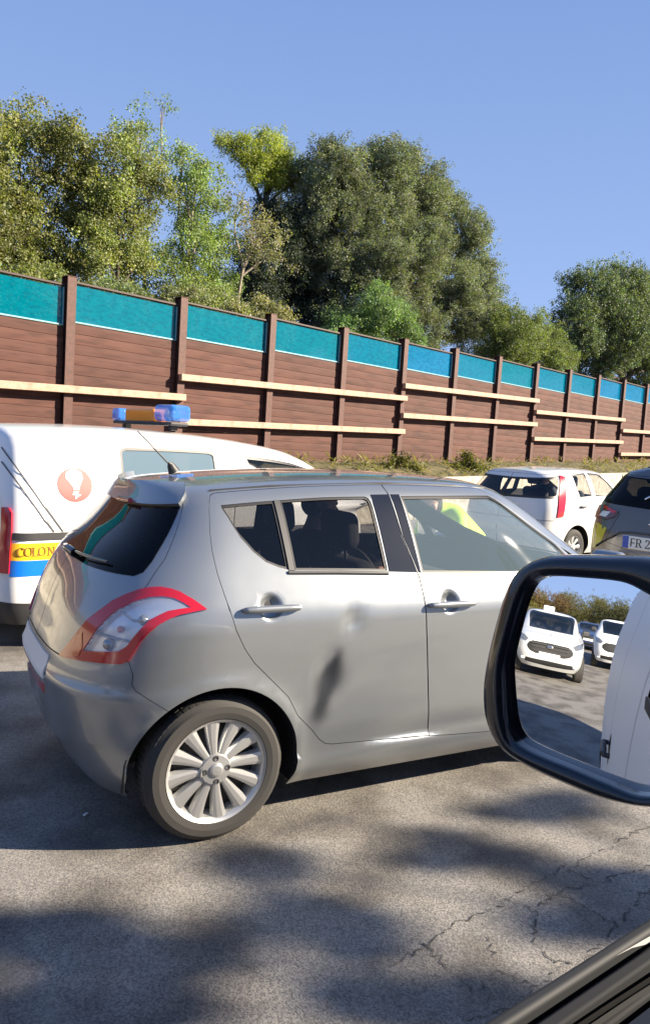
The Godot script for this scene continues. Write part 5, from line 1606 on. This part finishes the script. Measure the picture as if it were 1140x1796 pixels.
func grey_crossover() -> void:
	var root := thing("grey_crossover", "dark grey crossover with a blue edged number plate in front of the door mirror", "car", Vector3(8.7, 0.14, -2.72), 0.157)
	var b := body_suv()
	crossover_body(root, b, "graphite", true)
	var plate := part(root, "number_plate", rbox_mesh(Vector3(0.016, 0.135, 0.66), 0.006, 2), M["plate"], Transform3D(Basis(), Vector3(b.P(-1.2, 0.75).x - 0.004, 0.75, 0)))
	part(plate, "plate_edge", rbox_mesh(Vector3(0.008, 0.127, 0.07), 0.003, 1), M["plate_blue"], Transform3D(Basis(), Vector3(-0.006, 0, -0.292)))
	part(plate, "plate_edge", rbox_mesh(Vector3(0.008, 0.127, 0.05), 0.003, 1), M["plate_blue"], Transform3D(Basis(), Vector3(-0.006, 0, 0.302)))
	var x := -0.245
	for c in ["F", "R", " ", "2"]:
		if c != " ":
			part(plate, "letter", letters(c, 0.088, 0.003) if c != "2" else letters(c, 0.088, 0.003), M["ink"], Transform3D(Basis(Vector3(0, 0, 1), Vector3(0, 1, 0), Vector3(-1, 0, 0)), Vector3(-0.0095, 0, x + 0.03)))
		x += 0.07 if c != " " else 0.03
	var ring := Acc.new()
	var pts := []
	var rr := []
	for i in 33:
		pts.append(Vector3(b.P(-1.2, 0.95).x - 0.012, 0.955 + 0.055 * cos(TAU * i / 32), 0.055 * sin(TAU * i / 32)))
		rr.append(0.009)
	tube(ring, pts, rr, 8)
	tube(ring, [pts[0] + Vector3(0, -0.055, -0.075), pts[0] + Vector3(0, -0.055, 0.075)], [0.011, 0.011], 8)
	part(root, "badge", ring.mesh(), M["chrome"])
	part(root, "trim_line", body_tube(b, [[-0.72, 0.655, 0.004], [-0.80, 0.73, 0.004], [-0.87, 0.79, 0.004], [-0.915, 0.835, 0.004], [-1.0, 0.85, 0.004], [-1.19, 0.855, 0.004]], 0.012, -1.0), M["gloss_black"])
	part(root, "trim_line", body_tube(b, [[-0.72, 0.655, 0.004], [-0.80, 0.73, 0.004], [-0.87, 0.79, 0.004], [-0.915, 0.835, 0.004], [-1.0, 0.85, 0.004], [-1.19, 0.855, 0.004]], 0.012, 1.0), M["gloss_black"])
	part(root, "rear_wiper", body_tube(b, [[-1.03, 1.21, 0.012], [-1.08, 1.28, 0.014], [-1.12, 1.345, 0.014]], 0.011, -1.0), M["chrome"])
	all_wheels(root, b, 0.34, 0.215, 0.22, 10, 0.88, false)

func crossover_body(root: Node3D, b: Body, paint: String, yellow: bool) -> Dictionary:
	b.arches = [[0.0, 0.34, 0.41, 0.0], [2.64, 0.34, 0.41, 0.0]]
	var w2 := [-0.25, 1.46, 0.55, 1.50, 0.62, 1.17, 0.10, 1.18, -0.12, 1.28]
	var w1 := [0.62, 1.50, 1.45, 1.49, 1.75, 1.40, 2.1, 1.18, 0.69, 1.165]
	var p := [
		{"n": "window_seal", "p": w2, "m": "seal", "ring": 0.02, "off": -0.002},
		{"n": "window_seal", "p": w1, "m": "seal", "ring": 0.02, "off": -0.002},
		{"n": "door_window", "p": w2, "m": "glass_dark", "off": -0.008, "glass": true},
		{"n": "door_window", "p": w1, "m": "glass", "off": -0.008, "glass": true},
		{"n": "rear_window", "p": [-1.2, 1.50, -0.60, 1.52, -0.50, 1.50, -0.62, 1.14, -0.80, 1.12, -1.2, 1.10], "m": "glass_dark", "off": -0.002, "where": "full", "glass": true},
		{"n": "windscreen", "p": [2.0, 1.53, 2.3, 1.35, 2.55, 1.12, 3.5, 1.12, 3.5, 1.57, 2.15, 1.57], "m": "glass", "off": -0.004, "where": "full", "glass": true},
		{"n": "tail_lamp", "p": [-0.50, 1.06, -0.60, 1.09, -0.711, 1.105, -0.858, 1.049, -0.838, 0.985, -0.751, 0.94, -0.60, 0.955, -0.50, 0.99], "m": "lamp_dark", "off": 0.014, "sk": 0.02, "cell": 0.05},
		{"n": "lamp_lens", "p": [-0.80, 1.035, -0.72, 1.035, -0.69, 0.98, -0.77, 0.975], "m": "lamp_clear", "off": 0.017, "cuts": false, "cell": 0.05, "in": "tail_lamp"},
		{"n": "lamp_lens", "p": [-0.846, 1.045, -0.72, 1.09, -0.70, 1.075, -0.83, 1.02], "m": "lamp_red", "off": 0.017, "cuts": false, "cell": 0.05, "in": "tail_lamp"},
		{"n": "headlamp", "p": [2.12, 0.985, 2.50, 0.94, 2.68, 0.875, 2.58, 0.80, 2.25, 0.86], "m": "headlamp", "off": 0.004, "sk": 0.01},
		{"n": "grille", "p": [2.64, 0.74, 2.70, 0.81, 2.82, 0.855, 3.5, 0.865, 3.5, 0.59, 2.95, 0.585, 2.76, 0.62, 2.66, 0.68], "m": "liner", "off": -0.01, "where": "full"},
		{"n": "lower_grille", "p": [2.62, 0.45, 3.5, 0.46, 3.5, 0.33, 2.58, 0.35], "m": "liner", "off": -0.01, "where": "full"},
		{"n": "lower_cladding", "p": [-1.2, 0.25, -0.3, 0.25, -0.3, 0.45, -1.2, 0.50], "m": "plastic", "off": 0.006, "where": "full"},
		{"n": "lower_cladding", "p": [0.35, 0.25, 2.3, 0.25, 2.3, 0.40, 0.35, 0.40], "m": "plastic", "off": 0.006},
		{"n": "tailgate", "p": [-1.2, 1.53, -0.55, 1.53, -0.58, 1.12, -0.87, 1.03, -0.80, 0.72, -1.2, 0.60], "m": paint, "gap": 0.004, "where": "full"},
		{"n": "bonnet", "p": [2.35, 1.09, 2.25, 1.01, 2.55, 0.95, 2.75, 0.90, 3.5, 0.885, 3.5, 1.10], "m": paint, "gap": 0.004, "where": "full"},
		{"n": "rear_door", "p": [-0.30, 1.51, -0.25, 1.1, -0.05, 0.85, 0.35, 0.66, 0.45, 0.42, 0.66, 0.42, 0.66, 1.15, 0.60, 1.53], "m": paint, "gap": 0.004},
		{"n": "front_door", "p": [0.60, 1.53, 0.66, 1.15, 0.66, 0.42, 2.1, 0.42, 2.3, 0.8, 2.3, 1.08, 1.85, 1.42, 1.5, 1.53], "m": paint, "gap": 0.004},
	]
	if yellow:
		p.insert(8, {"n": "yellow_patch", "p": [-0.55, 0.90, -0.70, 0.90, -0.80, 0.86, -0.77, 0.72, -0.70, 0.63, -0.55, 0.60], "m": "yellow_reflection", "off": 0.002, "cuts": false, "where": "left"})  # yellow reflection painted onto the left rear corner
	var made := build_body(root, b, {"panels": p, "cell": 0.09, "paint": paint})
	build_cabin(root, 1.0, -0.05, 2.0, 0.66)
	return made

func cars_behind() -> void:
	# a pale crossover close behind in the next lane, then others, all seen in the mirror
	var root := thing("pale_crossover", "pale grey white crossover facing the mirror, nearest car of those reflected", "car", Vector3(-11.43, 0, -3.68), 0.30, "cars reflected in the door mirror")
	var b := body_suv()
	for r in [2, 3]:
		for i in b.tab[r].size():
			b.tab[r][i] *= 0.985
	var made := crossover_body(root, b, "pale", false)
	front_face(root, b, true)
	all_wheels(root, b, 0.34, 0.215, 0.22, 10, 0.88, false)
	var q := thing("off_road_car", "boxy white off-road car with a dark windscreen, directly behind in the mirror", "car", Vector3(-16.6, 0, -2.2), 0.1466, "cars reflected in the door mirror")
	var c := body_suv()
	for i in c.tab[0].size():
		c.tab[0][i] *= 1.1
		c.tab[4][i] = 8.0
	crossover_body(q, c, "own_white", false)
	front_face(q, c, false)
	all_wheels(q, c, 0.38, 0.235, 0.22, 6, 0.88, false)
	var e := thing("navy_car", "dark blue car farther back in the queue, small in the mirror", "car", Vector3(-24.0, 0, -4.6), 0.1466, "cars reflected in the door mirror")
	var d := body_suv()
	for i in d.tab[0].size():
		d.tab[0][i] *= 0.92
	crossover_body(e, d, "navy", false)
	front_face(e, d, false)
	all_wheels(e, d, 0.33, 0.215, 0.21, 8, 0.88, false)
	var bx := Acc.new()
	rbox(bx, Vector3(0.22, 0.14, 0.34), 0.03, Transform3D(), 3)
	single("roof_sign", bx.mesh(), M["emblem_white"], "small white sign box on the roof of the pale crossover in the mirror", "sign", root.transform * Transform3D(Basis(), Vector3(0.55, 1.685, -0.1)))

func front_face(root: Node3D, b: Body, badge: bool) -> void:
	var x := b.P(3.5, 0.7).x
	part(root, "number_plate", rbox_mesh(Vector3(0.016, 0.11, 0.50), 0.004, 1), M["plate"], Transform3D(Basis(), Vector3(x + 0.012, 0.585, 0)))
	if badge:
		var s := SphereMesh.new()
		s.radius = 0.07
		s.height = 0.14
		part(root, "badge", s, M["chrome"], Transform3D(Basis().scaled(Vector3(0.15, 0.5, 1.1)), Vector3(x + 0.02, 0.78, 0)))
		for k in 3:
			part(root, "grille_bar", rbox_mesh(Vector3(0.012, 0.014, 0.92 - 0.06 * k), 0.004, 1), M["trim_grey"], Transform3D(Basis(), Vector3(x - 0.005, 0.82 - 0.08 * k, 0)))
	for s in [1.0, -1.0]:
		var w := Acc.new()
		rbox(w, Vector3(0.12, 0.16, 0.2), 0.05, Transform3D(Basis(), b.P(2.1, 1.15) * Vector3(1, 1, s) + Vector3(0, 0.05, s * 0.16)), 3)
		part(root, "door_mirror", w.mesh(), M["plastic"])
		part(root, "fog_lamp", rbox_mesh(Vector3(0.03, 0.05, 0.10), 0.015, 2), M["lamp_clear"], Transform3D(Basis(), Vector3(x - 0.10, 0.42, s * 0.62)))

func own_van() -> void:
	var root := thing("white_van", "white van with an open window and a black door mirror, in the lower corner", "van", Vector3(-1.99, 0, 0.464), 0.1466)
	var b := Body.new([
		[0.28, 0.28, 0.90, -0.85, 3.95, 6, 5],
		[0.40, 0.40, 0.965, -0.92, 4.08, 6, 5],
		[0.60, 0.60, 0.985, -0.94, 4.12, 6, 5],
		[0.90, 0.90, 0.985, -0.94, 4.06, 6, 5],
		[1.10, 1.10, 0.975, -0.94, 3.85, 6, 4.5],
		[1.25, 1.25, 0.965, -0.93, 3.45, 6, 4],
		[1.40, 1.40, 0.948, -0.93, 3.15, 6, 3.5],
		[1.60, 1.60, 0.905, -0.91, 2.95, 6, 3.5],
		[1.80, 1.80, 0.855, -0.89, 2.72, 6, 3.5],
		[1.90, 1.90, 0.80, -0.87, 2.50, 6, 3.5],
		[1.97, 1.955, 0.68, -0.86, 2.36, 6, 3.5],
		[2.10, 1.985, 0.46, -0.86, 2.30, 6, 3.5],
		[2.56, 2.0, 0.0, -0.86, 2.28, 6, 3.5]], [-0.45, 1.9, 1.3, 3.0, 1.0, 0.004, 1.4, 1.9])
	b.arches = [[0.0, 0.35, 0.42, 0.012], [3.1, 0.35, 0.42, 0.012]]
	b.dishes = [[0.92, 1.01, 0.07, 0.03]]
	var bowl := []
	for i in 28:
		bowl.append_array([0.92 + 0.07 * cos(TAU * i / 28), 1.01 + 0.07 * sin(TAU * i / 28)])
	var open := [1.80, 1.402, 2.72, 1.402, 2.62, 1.52, 2.4, 1.74, 2.3, 1.80, 1.80, 1.80]
	var p := [
		{"n": "door_window", "p": open, "m": "glass_clear", "off": -0.02, "glass": true, "where": "right"},
		{"n": "window_opening", "p": open, "m": "seal", "ring": 0.006, "off": -0.02, "glass": true, "where": "left"},
		{"n": "windscreen", "p": [2.9, 1.84, 3.05, 1.62, 3.2, 1.42, 4.9, 1.40, 4.9, 1.88, 3.0, 1.90], "m": "glass_clear", "off": -0.004, "where": "full", "glass": true},
		{"n": "handle_bowl", "p": bowl, "m": "plastic", "cell": 0.02, "in": "rear_door"},
		{"n": "side_moulding", "p": [0.87, 0.62, 2.55, 0.62, 2.55, 0.70, 0.87, 0.70], "m": "plastic", "off": 0.012, "sk": 0.014, "cuts": false},
		{"n": "front_door", "p": [1.71, 0.36, 2.5, 0.36, 2.62, 0.7, 2.85, 1.1, 2.85, 1.42, 2.5, 1.80, 2.35, 1.86, 1.71, 1.86], "m": "own_white", "gap": 0.004},
		{"n": "rear_door", "p": [0.85, 0.36, 1.70, 0.36, 1.70, 1.86, 0.85, 1.86], "m": "own_white", "gap": 0.004},
		{"n": "sliding_door", "p": [-0.42, 0.80, 0.05, 0.82, 0.43, 0.66, 0.50, 0.36, 0.84, 0.36, 0.84, 1.86, -0.42, 1.86], "m": "own_white", "gap": 0.004},
	]
	# the opening is cut on the left, too, but holds no pane there: the window is wound down
	var made := build_body(root, b, {"panels": p, "cell": 0.09, "paint": "own_white"})
	for s in [1.0, -1.0]:
		door_handle(made["rear_door%d" % int(s)], b, 0.92, 1.01, s, "plastic", 0.10)
	all_wheels(root, b, 0.35, 0.215, 0.21, 8, 0.95, false)
	# the sill of the open window: bright edge, rubber lips, door lining
	for d in [["sill_edge", "sill_grey", -0.951, -0.9435, 1.398, 0.005], ["sill_strip", "sill_black", -0.942, -0.9365, 1.392, 0.004], ["rubber_lip", "sill_black", -0.936, -0.929, 1.399, 0.003], ["rubber_lip", "sill_black", -0.928, -0.921, 1.392, 0.003]]:
		var a := Acc.new()
		rbox(a, Vector3(0.94, 0.05, d[3] - d[2]), d[5] * 0.6, Transform3D(Basis(), Vector3(2.26, d[4] - 0.025 + 0.006, (d[2] + d[3]) / 2)), 2)
		part(root, d[0], a.mesh(), M[d[1]])
	var lin_ := Acc.new()
	var prof := [Vector2(-0.920, 1.36), Vector2(-0.919, 1.392), Vector2(-0.915, 1.400), Vector2(-0.908, 1.402), Vector2(-0.885, 1.396), Vector2(-0.86, 1.37), Vector2(-0.845, 1.30), Vector2(-0.84, 1.10), Vector2(-0.83, 0.7)]
	for k in prof.size() - 1:
		var q0: Vector2 = prof[k]
		var q1: Vector2 = prof[k + 1]
		var e := (q1 - q0).normalized()
		var n := Vector3(0, e.x, -e.y)
		lin_.flat(Vector3(1.79, q0.y, q0.x), Vector3(2.74, q0.y, q0.x), Vector3(2.74, q1.y, q1.x), Vector3(1.79, q1.y, q1.x), Vector3(0, absf(e.x), absf(e.y)))
	part(root, "door_lining", lin_.mesh(), M["door_lining"])
	door_mirror(root)

func door_mirror(root: Node3D) -> void:
	# the mirror head in its own axes: x across, y up, z towards the driver
	var n := Vector3(-0.98772, 0.10022, 0.11989)
	var ex := Vector3(0.12049, 0.0, 0.99271)
	var ey := n.cross(ex)
	var at := root.transform.affine_inverse() * Transform3D(Basis(ex, ey, n).orthonormalized(), Vector3(0.54383, 1.54123, -0.22568))
	var inner := [-0.0669, -0.0579, -0.0684, -0.0424, -0.0659, -0.0215, -0.062, 0.0032, -0.0582, 0.0174, -0.0532, 0.0258, -0.0433, 0.0299, -0.0207, 0.032, 0.0026, 0.0334, 0.0148, 0.0324, 0.0287, 0.0272, 0.0562, 0.0165, 0.0779, -0.0028, 0.0875, -0.0277, 0.0875, -0.0584, 0.0782, -0.0842, 0.0624, -0.1025, 0.0392, -0.1127, 0.015, -0.1113, -0.0091, -0.1086, -0.0385, -0.1055, -0.0538, -0.101, -0.061, -0.0886]
	var outer := [-0.0875, -0.072, -0.0877, -0.0512, -0.0852, -0.0253, -0.0804, 0.0055, -0.075, 0.0238, -0.066, 0.0351, -0.0531, 0.0428, -0.0378, 0.0466, -0.006, 0.0504, 0.0257, 0.0534, 0.0598, 0.0489, 0.0847, 0.0294, 0.0978, 0.0013, 0.1042, -0.0274, 0.1029, -0.0617, 0.0928, -0.0913, 0.0706, -0.1109, 0.0421, -0.1207, 0.0149, -0.1243, -0.0103, -0.1227, -0.0419, -0.1184, -0.0663, -0.1108, -0.0817, -0.0936]
	var c := Vector2(0.008, -0.038)
	var K := 96
	var ri := outline(inner, c, K)
	var ro := outline(outer, c, K)
	var R := 1.2
	var glass := Acc.new()
	for k in K:
		for j in 10:
			var q := []
			for e in [[k, j], [k + 1, j], [k + 1, j + 1], [k, j + 1]]:
				var p: Vector2 = c + (ri[e[0] % K] - c) * (e[1] / 10.0) * 1.01
				q.append(Vector3(p.x, p.y, sqrt(R * R - p.length_squared()) - R))
			var ns := q.map(func(v): return (v + Vector3(0, 0, R)).normalized())
			if j == 0:
				glass.tri(q[0], q[2], q[3], ns[0], ns[2], ns[3])
			else:
				glass.quad(q[0], q[1], q[2], q[3], ns[0], ns[1], ns[2], ns[3])
	var head := Node3D.new()
	head.name = "door_mirror"
	root.add_child(head)
	head.transform = at
	part(head, "mirror_glass", glass.mesh(), M["mirror"])
	var rows := []
	for d in [[0.0, -0.012, 1.0], [0.0, 0.004, 1.0], [0.12, 0.0085, 1.0], [0.35, 0.0105, 1.0], [0.62, 0.010, 1.0], [0.86, 0.006, 1.0], [1.0, -0.002, 1.0], [1.06, -0.014, 1.0], [1.05, -0.035, 1.0], [1.0, -0.06, 0.93], [1.0, -0.085, 0.78], [1.0, -0.10, 0.55], [1.0, -0.107, 0.25], [1.0, -0.109, 0.0]]:
		var row := []
		for k in K:
			var p: Vector2 = (c + (ri[k].lerp(ro[k], d[0]) - c) * d[2])
			row.append(Vector3(p.x, p.y, d[1]))
		rows.append(row)
	var hs := Acc.new()
	var norm := []
	for i in rows.size():
		var row := []
		for k in K:
			var a: Vector3 = rows[mini(i + 1, rows.size() - 1)][k] - rows[maxi(i - 1, 0)][k]
			var s: Vector3 = rows[mini(i, rows.size() - 2)][(k + 1) % K] - rows[mini(i, rows.size() - 2)][(k + K - 1) % K]
			row.append(s.cross(a).normalized() * -1.0)
		norm.append(row)
	for i in rows.size() - 1:
		for k in K:
			var l := (k + 1) % K
			hs.quad(rows[i][k], rows[i][l], rows[i + 1][l], rows[i + 1][k], norm[i][k], norm[i][l], norm[i + 1][l], norm[i + 1][k])
	part(head, "mirror_housing", hs.mesh(), M["mirror_shell"])
	var arm := Acc.new()
	tube(arm, [Vector3(0.07, -0.075, -0.05), Vector3(0.12, -0.085, -0.05), Vector3(0.17, -0.10, -0.04)], [0.03, 0.026, 0.034], 12)
	part(head, "mirror_arm", arm.mesh(), M["mirror_shell"])

func outline(a: Array, c: Vector2, count: int) -> Array:
	var p := poly(a)
	var cv := Curve2D.new()
	for i in p.size():
		var t := (p[(i + 1) % p.size()] - p[(i + p.size() - 1) % p.size()]) / 6.0
		cv.add_point(p[i], -t, t)
	var t0 := (p[1] - p[p.size() - 1]) / 6.0
	cv.add_point(p[0], -t0, t0)
	cv.bake_interval = 0.002
	var pts := cv.get_baked_points()
	var out := []
	for k in count:
		var d := Vector2.from_angle(TAU * k / count)
		var best := Vector2.ZERO
		var err := 9.0
		for i in pts.size() - 1:
			var hit = Geometry2D.segment_intersects_segment(c, c + d * 0.5, pts[i], pts[i + 1])
			if hit != null:
				best = hit
				err = 0.0
				break
		if err > 0.0:
			for q in pts:
				var e := absf(d.angle_to(q - c))
				if e < err:
					err = e
					best = q
		out.append(best)
	return out

func trifles() -> void:
	var a := Acc.new()
	rbox(a, Vector3(0.025, 0.006, 0.014), 0.002, Transform3D(Basis(Vector3.UP, 0.4), Vector3.ZERO), 1)
	single("paper_scrap", a.mesh(), M["emblem_white"], "tiny white scrap lying in the shade under the tail of the silver hatchback", "litter", Transform3D(Basis(), Vector3(1.65, 0.006, -2.89)))
